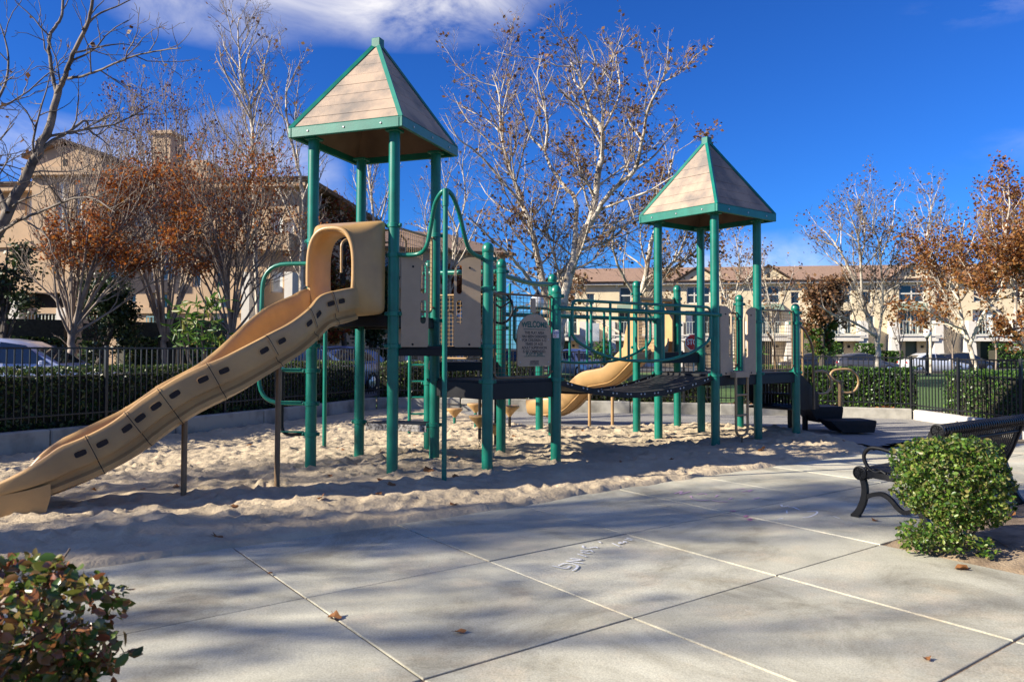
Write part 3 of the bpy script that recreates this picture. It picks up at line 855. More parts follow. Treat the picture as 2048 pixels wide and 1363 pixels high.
# ---- swaying bridge
def sag(p, q, z, d, n=22): return [p.lerp(q, t) + Z(z - d * 4 * t * (1 - t)) for t in np.linspace(.028, .972, n)]
bn, bf = sag(pG, pL, 1.10, .22, 23), sag(pF, pK, 1.10, .22, 23)
br = None
for k in range(22):
    a, b, c, d = bn[k], bn[k + 1], bf[k + 1], bf[k]
    i0, i1 = .05, .95
    a, b, c, d = a.lerp(d, .07), b.lerp(c, .07), c.lerp(b, .07), d.lerp(a, .07)
    sh = .06
    q = [a.lerp(b, sh), b.lerp(a, sh), c.lerp(d, sh), d.lerp(c, sh)]
    mb = MB().prism([p - Z(.022) for p in q], Z(.022))
    if br is None:
        br = mb.build('bridge', M_DECK, PS); br['label'] = 'sagging black bridge between the towers'
    else: mb.build('bridge_plank', M_DECK, br)
for P in (bn, bf):
    for k in range(0, 22, 2):
        a, b = P[k], P[min(k + 2, 22)]
        a, b = a.lerp(b, -.04), b.lerp(a, -.04)
        t = (b - a).normalized(); s_ = t.cross(V(0, 0, 1)).normalized()
        MB().bbox((a + b) / 2 - Z(.02), ((b - a).length, .018, .075), (t, s_, s_.cross(t)), b=.006).build('side_link', M_BLACKM, br)
        for f in (.38, .62):
            q = a.lerp(b, f) - Z(.01)
            MB().lathe([(.012, 0), (.015, .004), (.008, .011)], q + s_ * .009, 8, (t, V(0, 0, 1), s_)).build('bolt', M_STEEL, br)
def barrier(p, q, z):
    X = (q - p).normalized(); L = (q - p).length
    rail = tube('bridge_rail', [p + Z(z), q + Z(z)], .029, parent=PS)
    x0, x1, zt, zb = .22, L - .17, z + .10, z - .64
    top = [p + X * x0 + Z(z - .32), p + X * x0 + Z(zt), p + X * x1 + Z(zt), p + X * x1 + Z(z - .32)]
    tube('guard_loop', top, .02, rad=.09, parent=rail)
    bot = [p + X * x0 + Z(z - .32)] + [p + X * (x0 + (x1 - x0) * t) + Z(z - .36 - .30 * (1 - abs(2 * t - 1) ** 2.6)) for t in np.linspace(.03, .97, 15)] + [p + X * x1 + Z(z - .32)]
    tube('guard_loop', catmull(bot, 3), .02, parent=rail)
    for t in np.linspace(.12, .88, 7):
        zz = z - .36 - .30 * (1 - abs(2 * t - 1) ** 2.6)
        c = p + X * (x0 + (x1 - x0) * t)
        tube('baluster', [c + Z(zz), c + Z(z if int(t * 100) % 2 else zt)], .018, n=10, parent=rail)
    return rail
barrier(pG + V(.03, -.05, 0), pL + V(.03, -.06, 0), 1.975); barrier(pF, pK, 1.93)

# ---- small brown ladder under the far tower
X = (pM - pL).normalized(); N = V(X.y, -X.x, 0)
c = (pL + pM) / 2 - X * .03 + N * .10
lad = tube('hanging_ladder', fillet([c - X * .145 + Z(1.08), c - X * .145 + Z(.20), c + X * .145 + Z(.20), c + X * .145 + Z(1.08)], .12, 7), .02, M_TANT)
for z in (.50, .80): tube('rung', [c - X * .145 + Z(z), c + X * .145 + Z(z)], .016, M_TANT, parent=lad)
MB().bbox(c + Z(1.10) - N * .03, (.34, .11, .09), (X, N, V(0, 0, 1)), b=.006).build('mounting_plate', M_TANB, lad)
tube('anchor', [c + Z(.19), c + Z(-.05)], .014, M_BROWNT, parent=lad)

# ---- steps down from the far tower
n2 = (pM - pL).normalized(); w2 = (pO - pN).normalized()
mid = (pN + pO) / 2
stairs = MB().bbox(mid + n2 * .40 + Z(.50), (.84, .80, .035), (n2, w2, V(0, 0, 1)), b=.006).build('stairs', M_BLACKM, PS)
for k in range(3):
    z = .92 - k * .205; d = .05 + k * .27
    MB().bbox(mid + n2 * (d + .16) + Z(z), (.34, .84, .03), (n2, w2, V(0, 0, 1)), b=.006).build('tread', M_DECK, stairs)
    # perforated riser: bars with gaps that let light through
    for j in range(14):
        MB().bbox(mid + n2 * (d + .01) + w2 * (-.39 + j * .06) + Z(z + .095), (.006, .042, .15), (n2, w2, V(0, 0, 1)), b=.001).build('riser_bar', M_BLACKM, stairs)
for s in (-1, 1):
    base = mid + w2 * s * .425
    MB().prism([base + Z(1.08), base + Z(.66), base + n2 * .34 + Z(.47), base + n2 * .86 + Z(.47), base + n2 * .86 + Z(.72), base + n2 * .30 + Z(1.08)], w2 * s * .012).build('stringer', M_BLACKM, stairs)
MB().bbox(mid + n2 * .74 + Z(.24), (.09, .12, .52), (n2, w2, V(0, 0, 1)), b=.01).build('support_leg', M_BLACKM, stairs)
def big_step(cx, cy, zt, wx, wy, hh, ang):
    a = V(math.cos(ang), math.sin(ang), 0); b = V(-a.y, a.x, 0); c = V(cx, cy, 0)
    top = [c + a * sx * wx / 2 + b * sy * wy / 2 + Z(zt) for sx, sy in ((-1, -1), (1, -1), (1, 1), (-1, 1))]
    bot = [c + a * (sx * wx / 2 * (.92 if sx > 0 else .45)) + b * sy * wy / 2 * .94 + Z(zt - hh) for sx, sy in ((-1, -1), (1, -1), (1, 1), (-1, 1))]
    mdl = [p.lerp(q, .25) + (p - c - Z(p.z)).normalized() * .006 for p, q in zip(top, bot)]
    topi = [p + (c + Z(zt) - p) * .04 + Z(.012) for p in top]
    return MB().loft([bot, mdl, top, topi], caps=True).build('step', M_DECK, PS)
big_step(5.42, 14.0, .47, .62, .55, .26, .12); big_step(5.72, 13.55, .27, .80, .50, .19, .10)
tube('step_leg', [V(5.2, 14.05, -.1), V(5.2, 14.05, .3)], .05, M_BLACKM)
tube('handrail', [pN + V(0, 0, 1.88), at(1606, 655, 12.95), at(1626, 692, 13.2), at(1628, 818, 13.25)], .02, M_BROWNT, rad=.16)
tube('handrail', [at(1535, 665, 13.7), at(1548, 685, 13.9), at(1552, 745, 14.0)], .02, M_BROWNT, rad=.16)
tube('handrail', [at(1605, 652, 13.9), at(1606, 800, 13.9)], .02, M_TANT)
ch = tube('curly_handhold', catmull([at(1680, 764, 14.1), at(1670, 760, 14.0), at(1661, 750, 14.), at(1667, 741, 14.), at(1682, 738, 14.), at(1700, 739, 14.), at(1714, 750, 14.05), at(1717, 765, 14.1), at(1711, 779, 14.1), at(1698, 785, 14.1), at(1682, 783, 14.1)], 6), .021, M_TANT)
tube('curly_loop', catmull([at(1629, 743, 13.6), at(1645, 741, 13.7), at(1656, 748, 13.8), at(1662, 762, 13.8), at(1660, 777, 13.8), at(1650, 786, 13.7), at(1630, 787, 13.6)], 6), .02, M_TANT, parent=ch)
tube('handhold_post', [at(1680, 760, 14.1), at(1680, 818, 14.1)], .036, M_BROWNT, parent=ch)

# ---- slides
def frames(P):
    out = []
    for i, p in enumerate(P):
        t = (P[min(i + 1, len(P) - 1)] - P[max(i - 1, 0)]).normalized()
        s_ = t.cross(V(0, 0, 1)).normalized(); out.append((p, t, s_, s_.cross(t)))
    return out
HALF = [(.0, .0), (.09, .002), (.16, .012), (.215, .045), (.243, .10), (.252, .18), (.258, .255), (.268, .283), (.29, .296), (.313, .288), (.325, .265),
        (.327, .245), (.328, .205), (.328, .135), (.327, .085), (.322, .066), (.264, .058), (.256, .0), (.292, -.022), (.286, -.06), (.15, -.095), (0., -.10)]
PROF = HALF + [(-x, y) for x, y in HALF[-2:0:-1]]
NH = len(HALF)
def ring(fr, prof=PROF, kh=1.):
    p, t, s_, up = fr
    return [p + s_ * x + up * (y * kh if y > 0 else y) for x, y in prof]
def wall_h(i): return 1. - .82 * max(0., min(1., (i - 83) / 18.)) ** 1.25      # the side walls run out towards the exit
M_SLOT = mat('dark_slot', (.018, .010, .007), .8)  # shade inside the hand slots as a colour, also the dark seam joints
s1 = empty('slide', (0, 0, 0), parent=PS); s1.location = -world_off(PS)
s1['label'] = 'long curved tan slide with slotted sides'
nAB = V(-t1e2.x, -t1e2.y, 0); m0 = (pA + pB) / 2
ctrl = [V(-1.942, 8.701, 1.85), V(-2.038, 8.495, 1.80), V(-2.20, 8.28, 1.68), V(-2.42, 7.86, 1.395), V(-2.70, 7.60, 1.135), V(-3.10, 7.41, .885), V(-3.46, 7.24, .60), V(-3.87, 6.99, .365), V(-4.26, 6.81, .235), V(-4.78, 6.76, .19)]
CL = catmull(ctrl, 12)
FR = frames(CL)
seams = [0, 14, 27, 38, 51, 61, 69, 79, 102]
for si in range(len(seams) - 1):
    i0, i1 = seams[si], seams[si + 1]
    mb = MB()
    rings = [ring(FR[i], PROF, wall_h(i)) for i in range(i0, i1 + 1)]
    n = len(PROF); vs = [p for r_ in rings for p in r_]; fs = []
    nr = len(rings)
    for i in range(nr - 1):
        e = min(i, nr - 2 - i)
        for k in range(n):
            k2 = (k + 1) % n
            fs.append((i * n + k, i * n + k2, (i + 1) * n + k2, (i + 1) * n + k))
    mb.add(vs, fs)
    mb.build('chute_section', M_TANP, s1, smooth=40)
    for i in (i0, i1):
        if i in (0, 102): continue
        a, b = FR[i], FR[i]
        t = FR[i][1]
        pr = [(x * 1.010 + (.003 if x > 0 else -.003 if x < 0 else 0), y - .003 if y < .05 else y + .003) for x, y in PROF[7:NH + NH - 8]]
        sg = 1 if i == i0 else -1
        MB().loft([[q + t * sg * .004 for q in ring(FR[i], pr, wall_h(i))], [q + t * sg * .016 for q in ring(FR[i], pr, wall_h(i))]], closed=False).build('seam_flange', M_TANP, s1)
        if sg > 0: MB().loft([[q - t * .004 for q in ring(FR[i], pr, wall_h(i))], [q + t * .004 for q in ring(FR[i], pr, wall_h(i))]], closed=False).build('seam_gap', M_SLOT, s1)
        # hand slots beside each seam: solid plates, hole shade put into their colour
        j = i + sg * 2
        if 6 < j < 96:
            p, t_, s_, up = FR[j]
            for sd in (-1, 1):
                c_ = p + s_ * sd * .3285 + up * (.178 * wall_h(j)); o_ = s_ * sd
                e_ = (FR[j + 1][0] + FR[j + 1][2] * sd * .33) - (FR[j - 1][0] + FR[j - 1][2] * sd * .33); e_.normalize(); w_ = e_.cross(o_).normalized(); o2_ = w_.cross(e_) * (1 if w_.cross(e_).dot(o_) > 0 else -1)
                out = []
                for a_ in np.linspace(0, 2 * math.pi, 25)[:-1]:
                    ca, sa = math.cos(a_), math.sin(a_)
                    out.append(c_ + e_ * math.copysign(abs(ca) ** .55, ca) * .052 + w_ * math.copysign(abs(sa) ** .55, sa) * .029)
                MB().prism([q - o2_ * .006 for q in out], o2_ * .0085).build('hand_slot', M_SLOT, s1)
                MB().tube([q + o2_ * .002 for q in out], .0042, 5, closed=True).build('slot_rim', M_TANP, s1, smooth=60)
# foot of the exit, standing in the sand
fr0, fr1 = FR[92], FR[108]
mb = MB(); rg = []
for i in range(88, 103, 1):
    p, t, s_, up = FR[i]
    f = min(1, (i - 88) / 4.)
    zb = p.z - .06 - (p.z - .0) * (f ** .5)
    rg.append([p + s_ * .322 + up * .03, p + s_ * (.315 - .02 * f) + V(0, 0, zb - p.z), p - s_ * (.315 - .02 * f) + V(0, 0, zb - p.z), p - s_ * .322 + up * .03])
mb.loft(rg, closed=False)
mb.build('exit_foot', M_TANP, s1, smooth=60)
p, t, s_, up = FR[94]
MB().bbox(p + s_ * .301 + V(0, 0, .09 - p.z), (.14, .02, .09), (t, s_, V(0, 0, 1)), b=.004).build('foot_slot', M_BLACKM, s1)  # solid box, the shade inside the slot put into its black
for (bx, by, ix) in ((-2.351, 7.965, 33), (-3.046, 7.382, 59)):
    tp = V(bx, by, CL[ix].z - .03)
    tube('support_pole', [V(bx, by, -.1), tp], .027, M_BROWNT, n=14, parent=s1)
# hood
hx = t1e1; c0 = m0 + Z(1.80)
HB = .085
def superring(hw, z0, z1, e, d, n=48, kx=0.):
    out = []
    for k in range(n):
        a = 2 * math.pi * k / n - math.pi / 2
        ca, sa = math.cos(a), math.sin(a)
        x = math.copysign(abs(ca) ** (2 / e), ca) * hw; zz = math.copysign(abs(sa) ** (2 / e), sa)
        zq0 = z0 + HB
        out.append(c0 + hx * x + nAB * d + Z((zq0 + z1) / 2 + zz * (z1 - zq0) / 2))
    return out
mb = MB()
mb.loft([superring(.27, .03, .95, 3.2, .03), superring(.43, -.035, 1.09, 14, .03), superring(.455, -.03, 1.105, 16, .055), superring(.445, -.045, 1.09, 12, .12), superring(.40, -.06, 1.06, 6, .22),
         superring(.345, -.075, 1.03, 3.6, .33), superring(.318, -.08, 1.01, 2.9, .41), superring(.305, -.075, 1.0, 2.8, .435), superring(.272, -.03, .955, 2.8, .44), superring(.255, .0, .935, 2.9, .41), superring(.258, .02, .94, 3.0, .2), superring(.27, .03, .95, 3.2, .03)])
mb.build('hood', M_TANP, s1, smooth=50)
rim = [p for p in superring(.29, -.06, .985, 2.8, .44, 64)][14:52]
tube('hood_rim', rim, .026, M_TANP, parent=s1)
for z in (.86, 1.0): 
    for sgn, pp in ((1, pA), (-1, pB)): tube('hood_bracket', [pp + Z(1.8 + z), c0 + hx * sgn * .42 + Z(z) + nAB * .04], .014, M_TANT, parent=s1)

# second slide, wavy, seen from outside
s2 = empty('slide', (0, 0, 0), parent=PS); s2.location = -world_off(PS)
s2['label'] = 'short wavy tan slide beyond the bridge'
e2 = (pI - pH).normalized(); o2 = V(-e2.y, e2.x, 0); mm2 = (pH + pI) / 2
prf = [(0, 1.42), (.25, 1.40), (.55, 1.18), (.85, .93), (1.1, .86), (1.35, .80), (1.6, .58), (1.85, .36), (2.15, .27), (2.6, .25)]
CL2 = catmull([mm2 + o2 * d + Z(z) + e2 * (-.25 * max(0, d - .4)) for d, z in prf], 6)
F2 = frames(CL2)
H2 = [(0, 0), (.14, .01), (.22, .05), (.26, .13), (.27, .23), (.285, .25), (.305, .24), (.31, .2), (.30, .1), (.27, .0), (.2, -.05), (.1, -.07), (0, -.075)]
PR2 = H2 + [(-x, y) for x, y in H2[-2:0:-1]]
MB().loft([ring(f, PR2) for f in F2], caps=True).build('chute', M_TANP, s2, smooth=45)
for x in (-.24, -.12, .0, .12, .24):
    MB().tube([f[0] + f[2] * x - f[3] * (.088 - abs(x) * .22) for f in F2[4:52]], .012, 6).build('chute_rib', M_TANP, s2, smooth=60)
for d, z, x in ((1.02, .76, .1), (1.25, .72, -.2), (2.05, .2, 0)):
    q = mm2 + o2 * d + e2 * (x - .25 * (d - .4))
    tube('support_pole', [q + Z(-.1), q + Z(z)], .028, M_TANT, parent=s2)
for sgn in (-1, 1):
    q = mm2 + e2 * sgn * .40
    MB().prism([q + Z(1.42), q + o2 * .42 + Z(1.30), q + o2 * .34 + Z(1.75), q + o2 * .16 + Z(2.32), q + Z(2.36)], e2 * sgn * .05).build('hood_side', M_TANP, s2)
MB().bbox(mm2 + o2 * .12 + Z(2.33), (.82, .24, .07), (e2, o2, V(0, 0, 1)), b=.02).build('hood_top', M_TANP, s2)

# ---- stepping pods: some stand on green stalks, some hang on rods and are chained to the ground
M_CHAIN = mat('dark_chain', (.06, .055, .05), .4, metal=.7)
def chain(parent, p, z0, z1):
    mb = MB(); z = z1; k = 0
    while z > z0 + .02:
        d = V(1, 0, 0) if k % 2 else V(0, 1, 0)
        mb.tube(fillet([p + d * .011 + Z(z), p + d * .011 + Z(z - .042), p - d * .011 + Z(z - .042), p - d * .011 + Z(z)], .01, 2, closed=True), .0035, 5, closed=True)
        z -= .034; k += 1
    o = mb.build('chain', M_CHAIN, parent); o['kind'] = 'stuff'
PODC = [(.0, -.165), (.022, -.165), (.03, -.15), (.085, -.085), (.145, -.03), (.150, -.01), (.140, .006), (.0, .010)]
PODS = [((909, 853), .38, 'stalk', None, 'tan cone pod standing alone on a short green stalk, leftmost of the pods'),
        ((951, 861), .52, 'stalk', None, 'tan cone pod on a green stalk, rearmost of the pods'),
        ((959, 904), .55, 'hang', 1.1, 'tan cone pod hanging on a dark rod by the sliding pole side'),
        ((991, 899), .42, 'hang', 1.5, 'low tan pod hanging between the two green posts'),
        ((1019, 887), .62, 'hang', 2.45, 'tan cone pod hanging on a thin green rod behind the welcome board')]
for (px, py), zt, kind, ztop, lab in PODS:
    p = gr(px, py, .05); p.z = 0
    root = empty('stepping_pod', p, lab, 'stepping pod', 'stepping pods in the sand')
    MB().lathe([(r_, z + zt) for r_, z in PODC], p, 20).build('pod', M_TANP, root, smooth=35)
    if kind == 'stalk': MB().tube([p + Z(-.1), p + Z(zt - .14)], .026, 10).build('stalk', M_GREEN, root, smooth=50)
    else:
        MB().tube([p + Z(zt - .02), p + Z(ztop)], .020, 8).build('rod', M_GREEN if ztop > 2 else M_BLACKM, root, smooth=50)
        MB().tube([p + Z(zt - .32), p + Z(zt - .14)], .022, 8).build('chain_socket', M_BLACKM, root, smooth=50)
        chain(root, p, .0, zt - .31)
# ================================================================== bench
bo = st(2.58, .577); bo.z = 0
BEN = empty('bench', bo, 'black metal strap bench with curled armrest behind the round shrub', 'bench')
def bp(x, y, z): return bo + UN * x + VN * y + Z(z)
BL = 1.86
prof = [(.055, .345), (.02, .345), (-.012, .365), (-.022, .395), (-.005, .425), (.03, .438), (.10, .436), (.22, .420), (.34, .402), (.42, .402), (.475, .43), (.52, .50), (.565, .62), (.605, .74), (.628, .80), (.64, .835), (.668, .862), (.705, .86), (.728, .83), (.722, .795), (.695, .775)]
prof = [(p.x, p.y) for p in catmull([V(a, b, 0) for a, b in prof], 2)]
mb = MB(); rings = []
for i, (y, z) in enumerate(prof):
    a, b = prof[max(0, i - 1)], prof[min(len(prof) - 1, i + 1)]
    ty, tz = b[0] - a[0], b[1] - a[1]; l = math.hypot(ty, tz) or 1
    ny, nz = -tz / l, ty / l
    rings.append([UN * sx * .0115 + VN * (y + ny * e) + Z(z + nz * e) for sx, e in ((-1, 0), (1, 0), (1, .007), (-1, .007))])
mb.loft(rings, caps=True)
sl0 = mb.build('slat', M_BLACKM, None, smooth=30); slat_me = sl0.data; bpy.data.objects.remove(sl0)
ns = 38
for k in range(ns):
    link('slat', slat_me, BEN, UN * (.06 + (BL - .12) * k / (ns - 1)))
for y, z in ((.03, .395), (.38, .385), (.60, .70), (.68, .82)):
    MB().tube([bp(.0, y, z), bp(BL, y, z)], .016, 10).build('cross_tube', M_BLACKM, BEN, smooth=50)
def disc(c, r, nrm, parent):
    a = VN; b = V(0, 0, 1)
    o = MB().lathe([(r * .96, -.012), (r, -.008), (r, .012), (r * .82, .016), (r * .78, .008), (.012, .008), (.01, .018)], c, 24, (a, b, nrm)).build('rosette', M_BLACKM, parent, smooth=40)
    for k in range(10):
        t = 2 * math.pi * k / 10
        d = a * math.cos(t) + b * math.sin(t); e = nrm.cross(d)
        MB().bbox(c + d * r * .45 + nrm * .011, (r * .55, .006, .008), (d, e, nrm), b=.002).build('rosette_rib', M_BLACKM, o)
def end_frame(x, out):
    root = MB()
    def bar(P, w, t):
        P = [bp(x, *p) for p in P]; rg = []
        for i, p in enumerate(P):
            tn = (P[min(i + 1, len(P) - 1)] - P[max(0, i - 1)]).normalized(); s_ = tn.cross(UN)
            ww = w if not isinstance(w, (list, tuple)) else w[0] + (w[1] - w[0]) * i / (len(P) - 1)
            rg.append([p + s_ * ww + UN * t, p - s_ * ww + UN * t, p - s_ * ww * 1.0 - UN * t, p + s_ * ww - UN * t])
        root.loft(rg, caps=True)
    q = lambda L: [(p.x, p.y) for p in catmull([V(a, b, 0) for a, b in L], 5)]
    bar(q([(.025, .37), (.05, .27), (.04, .17), (.0, .07), (-.045, .012), (-.06, .0)]), (.022, .03), .022)          # front leg
    bar([(-.075, .012), (.0, .012)], .012, .026)
    bar(q([(.47, .38), (.50, .28), (.53, .16), (.58, .06), (.62, .01)]), (.022, .03), .022)                            # rear leg
    bar([(.57, .012), (.66, .012)], .012, .026)
    bar(q([(.02, .16), (.10, .21), (.20, .235), (.28, .20), (.34, .14), (.40, .11), (.47, .14), (.525, .19)]), .018, .016)
    bar([(.03, .395), (.46, .375)], .026, .02)                                                                          # seat rail
    bar(q([(.46, .38), (.52, .50), (.58, .65), (.64, .80)]), .022, .02)                                                  # back upright
    o = root.build('end_frame', M_BLACKM, BEN, smooth=40)
    disc(bp(x, .015, .395) + UN * out * .02, .062, UN * out, o)
    disc(bp(x, .69, .82) + UN * out * .02, .058, UN * out, o)
    arm = [bp(x, y, z) for y, z in ((.24, .41), (.20, .43), (.15, .415), (.09, .44), (.05, .50), (.045, .56), (.09, .615), (.17, .625), (.30, .605), (.42, .575), (.56, .57))]
    MB().tube(catmull(arm, 5), .017, 10).build('armrest', M_BLACKM, o, smooth=50)
    return o
end_frame(0, -1); end_frame(BL, 1)

# ================================================================== plants
def rand_dirs(n, g):
    v = g.normal(size=(n, 3)); return v / np.linalg.norm(v, axis=1, keepdims=True)
def leaf_quads(P, size, g, up=.25, wid=.5, nrm=None, fold=False, droop=0.):
    n = len(P)
    a = rand_dirs(n, g); a[:, 2] = a[:, 2] * .7 + up - droop; a /= np.linalg.norm(a, axis=1, keepdims=True)
    r = rand_dirs(n, g)
    if nrm is not None: r = r * .8 + nrm * .9
    b = np.cross(a, r); b /= np.linalg.norm(b, axis=1, keepdims=True) + 1e-9
    c = np.cross(a, b)
    s = (size * g.uniform(.5, 1.45, n))[:, None]
    if fold:
        k = np.arange(n)[:, None] * 6
        v = np.stack([P - a * s * .5, P + b * s * wid * .45 - a * s * .1 + c * s * .08, P + b * s * wid * .35 + a * s * .25 + c * s * .06, P + a * s * .5,
                      P - b * s * wid * .35 + a * s * .25 + c * s * .06, P - b * s * wid * .45 - a * s * .1 + c * s * .08], 1).reshape(-1, 3)
        f = np.concatenate([k + np.array([[0, 1, 2, 3]]), k + np.array([[0, 3, 4, 5]])], 1).reshape(-1, 4)
    else:
        k = np.arange(n)[:, None] * 4
        v = np.stack([P - a * s * .5, P + b * s * wid * .5, P + a * s * .5, P - b * s * wid * .5], 1).reshape(-1, 3)
        f = k + np.array([[0, 1, 2, 3]])
    return v, f
LEAF_HEDGE = leaf_mat('hedge_leaf', [(.012, .030, .008), (.022, .055, .012), (.045, .095, .018), (.10, .15, .025), (.17, .15, .05)], .38, .22)
LEAF_HEDGE2 = leaf_mat('bright_hedge_leaf', [(.02, .05, .012), (.04, .10, .016), (.07, .16, .02), (.13, .22, .03)], .4, .25)
LEAF_BUSH = leaf_mat('glossy_shrub_leaf', [(.02, .045, .008), (.04, .10, .012), (.08, .17, .018), (.17, .25, .03), (.24, .20, .07), (.05, .11, .012)], .42, .3)
LEAF_BROWN = leaf_mat('browning_shrub_leaf', [(.03, .06, .012), (.07, .14, .02), (.14, .19, .03), (.30, .22, .06), (.34, .14, .05), (.22, .07, .035), (.10, .12, .025)], .30, .28)
LEAF_ORANGE = leaf_mat('orange_autumn_leaf', [(.10, .04, .018), (.22, .075, .02), (.34, .13, .03), (.42, .22, .06), (.16, .06, .025)], .6, .5)
LEAF_RUST = leaf_mat('rust_autumn_leaf', [(.14, .035, .012), (.30, .085, .014), (.42, .14, .02), (.18, .045, .02), (.36, .17, .03)], .6, .5)
LEAF_PURPLE = leaf_mat('purple_seed_pod', [(.05, .022, .025), (.09, .035, .04), (.13, .045, .04), (.16, .05, .025)], .7, .2)
LEAF_DRY = leaf_mat('dry_brown_leaf', [(.10, .05, .022), (.18, .085, .035), (.26, .14, .055), (.14, .055, .025), (.30, .20, .10)], .7, .3)
LEAF_RED = leaf_mat('red_autumn_leaf', [(.22, .02, .012), (.30, .05, .015), (.10, .10, .02), (.36, .14, .02), (.05, .08, .015)], .55, .35)
LEAF_DARK = leaf_mat('dark_evergreen_leaf', [(.008, .018, .006), (.015, .035, .010), (.03, .06, .014), (.05, .08, .02)], .45, .15)
LEAF_LONG = leaf_mat('long_green_leaf', [(.025, .07, .012), (.05, .13, .018), (.11, .19, .025), (.2, .18, .04)], .4, .35)
M_TWIG = mat('twig_bark', (.16, .12, .085), .85, var=.3, scale=9)
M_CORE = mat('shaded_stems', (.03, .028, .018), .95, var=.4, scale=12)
def bark_sycamore():
    m = mat('sycamore_bark', (.54, .475, .385), .8, col2=(.17, .135, .10), scale=2.6, bump=.25, bscale=12, lo=.36, hi=.55, detail=4)
    return m
M_SYC = bark_sycamore()
M_SYCD = mat('grey_sycamore_bark', (.25, .205, .165), .85, col2=(.07, .055, .045), scale=3.0, bump=.3, bscale=14, lo=.35, hi=.58)
M_TWIGP = mat('pale_twig', (.33, .265, .205), .85, col2=(.14, .11, .085), scale=4)
M_SYCN = mat('near_sycamore_bark', (.19, .155, .125), .85, col2=(.055, .045, .038), scale=3.0, bump=.3, bscale=14, lo=.35, hi=.58)  # sycamore bark darkened, the shade on the near limbs put into its colour
M_CRAPE = mat('crape_myrtle_bark', (.30, .235, .18), .75, col2=(.14, .105, .08), scale=4, bump=.12, bscale=12)
M_DARKB = mat('dark_bark', (.06, .048, .04), .9, var=.3, scale=8, bump=.3, bscale=20)

# ---- trimmed hedges
def hedge(name, P, w, z0, z1, n, size, leafm, label, seed, up=.3):
    g = np.random.default_rng(seed)
    root = empty(name, P[0], label, 'hedge')
    L = [0]
    for a, b in zip(P, P[1:]): L.append(L[-1] + (b - a).length)
    # solid core, the shade among the stems put into its dark colour
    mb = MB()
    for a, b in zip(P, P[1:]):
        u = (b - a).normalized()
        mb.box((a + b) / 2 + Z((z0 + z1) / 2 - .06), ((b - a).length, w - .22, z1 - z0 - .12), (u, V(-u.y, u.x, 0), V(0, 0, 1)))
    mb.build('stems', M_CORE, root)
    s = g.uniform(0, L[-1], n); pts = np.zeros((n, 3)); nr = np.zeros((n, 3))
    Pn = np.array([tuple(p) for p in P]); La = np.array(L)
    j = np.clip(np.searchsorted(La, s) - 1, 0, len(P) - 2)
    f = ((s - La[j]) / (La[j + 1] - La[j]))[:, None]
    base = Pn[j] * (1 - f) + Pn[j + 1] * f
    d = Pn[j + 1] - Pn[j]; d /= np.linalg.norm(d, axis=1, keepdims=True); nn = np.stack([-d[:, 1], d[:, 0], 0 * s], 1)
    per = g.uniform(0, 1, n); hh = z1 - z0; tot = hh * 2 + w
    a = per * tot
    side = np.where(a < hh, -1, np.where(a < 2 * hh, 1, 0))
    lump = .07 * vnoise(s * 1.7, per * 7, seed) + .05 * vnoise(s * 5, per * 19, seed + 1) - .04 * g.uniform(0, 1, n) ** 2 * 1.8
    off_ = np.where(side == 0, (a - 2 * hh) - w / 2, side * (w / 2 + lump))
    zz = np.where(side == 0, z1 + lump, z0 + np.where(side == -1, a, a - hh))
    pts = base + nn * off_[:, None]; pts[:, 2] = zz
    nr = nn * side[:, None]; nr[:, 2] = (side == 0)
    v, fc = leaf_quads(pts, size, g, up, .55, nr)
    v -= np.array(tuple(P[0]))
    link('foliage', mesh_np('foliage', v, fc, leafm), root)
    return root
LH = off(LW, .86)
hedge('hedge', LH[8:], .80, .26, 1.17, 34000, .058, LEAF_HEDGE, 'long dark clipped hedge behind the iron fence on the slide side', 5)
hedge('hedge', [p for p in off(BW, .9) if p.x < .8], .8, .2, 1.12, 9000, .062, LEAF_HEDGE, 'clipped hedge beyond the far fence behind the stepping pods', 6)
hedge('hedge', [V(.75, 18.75, 0), V(4.55, 18.15, 0)], .8, .1, .72, 7000, .06, LEAF_HEDGE, 'low clipped hedge seen under the bridge', 7)
hedge('hedge', [V(5.25, 18.15, 0), V(7.3, 17.65, 0), V(8.75, 17.2, 0)], .85, .18, 1.07, 11000, .06, LEAF_HEDGE2, 'clipped green hedge behind the curly handhold', 8)
hedge('hedge', [V(9.45, 16.6, 0), V(9.55, 15.2, 0), V(9.9, 13.6, 0), V(10.7, 12.2, 0)], .9, .1, 1.06, 12000, .055, LEAF_HEDGE2, 'clipped green hedge beside the bench behind the corner fence post', 9)

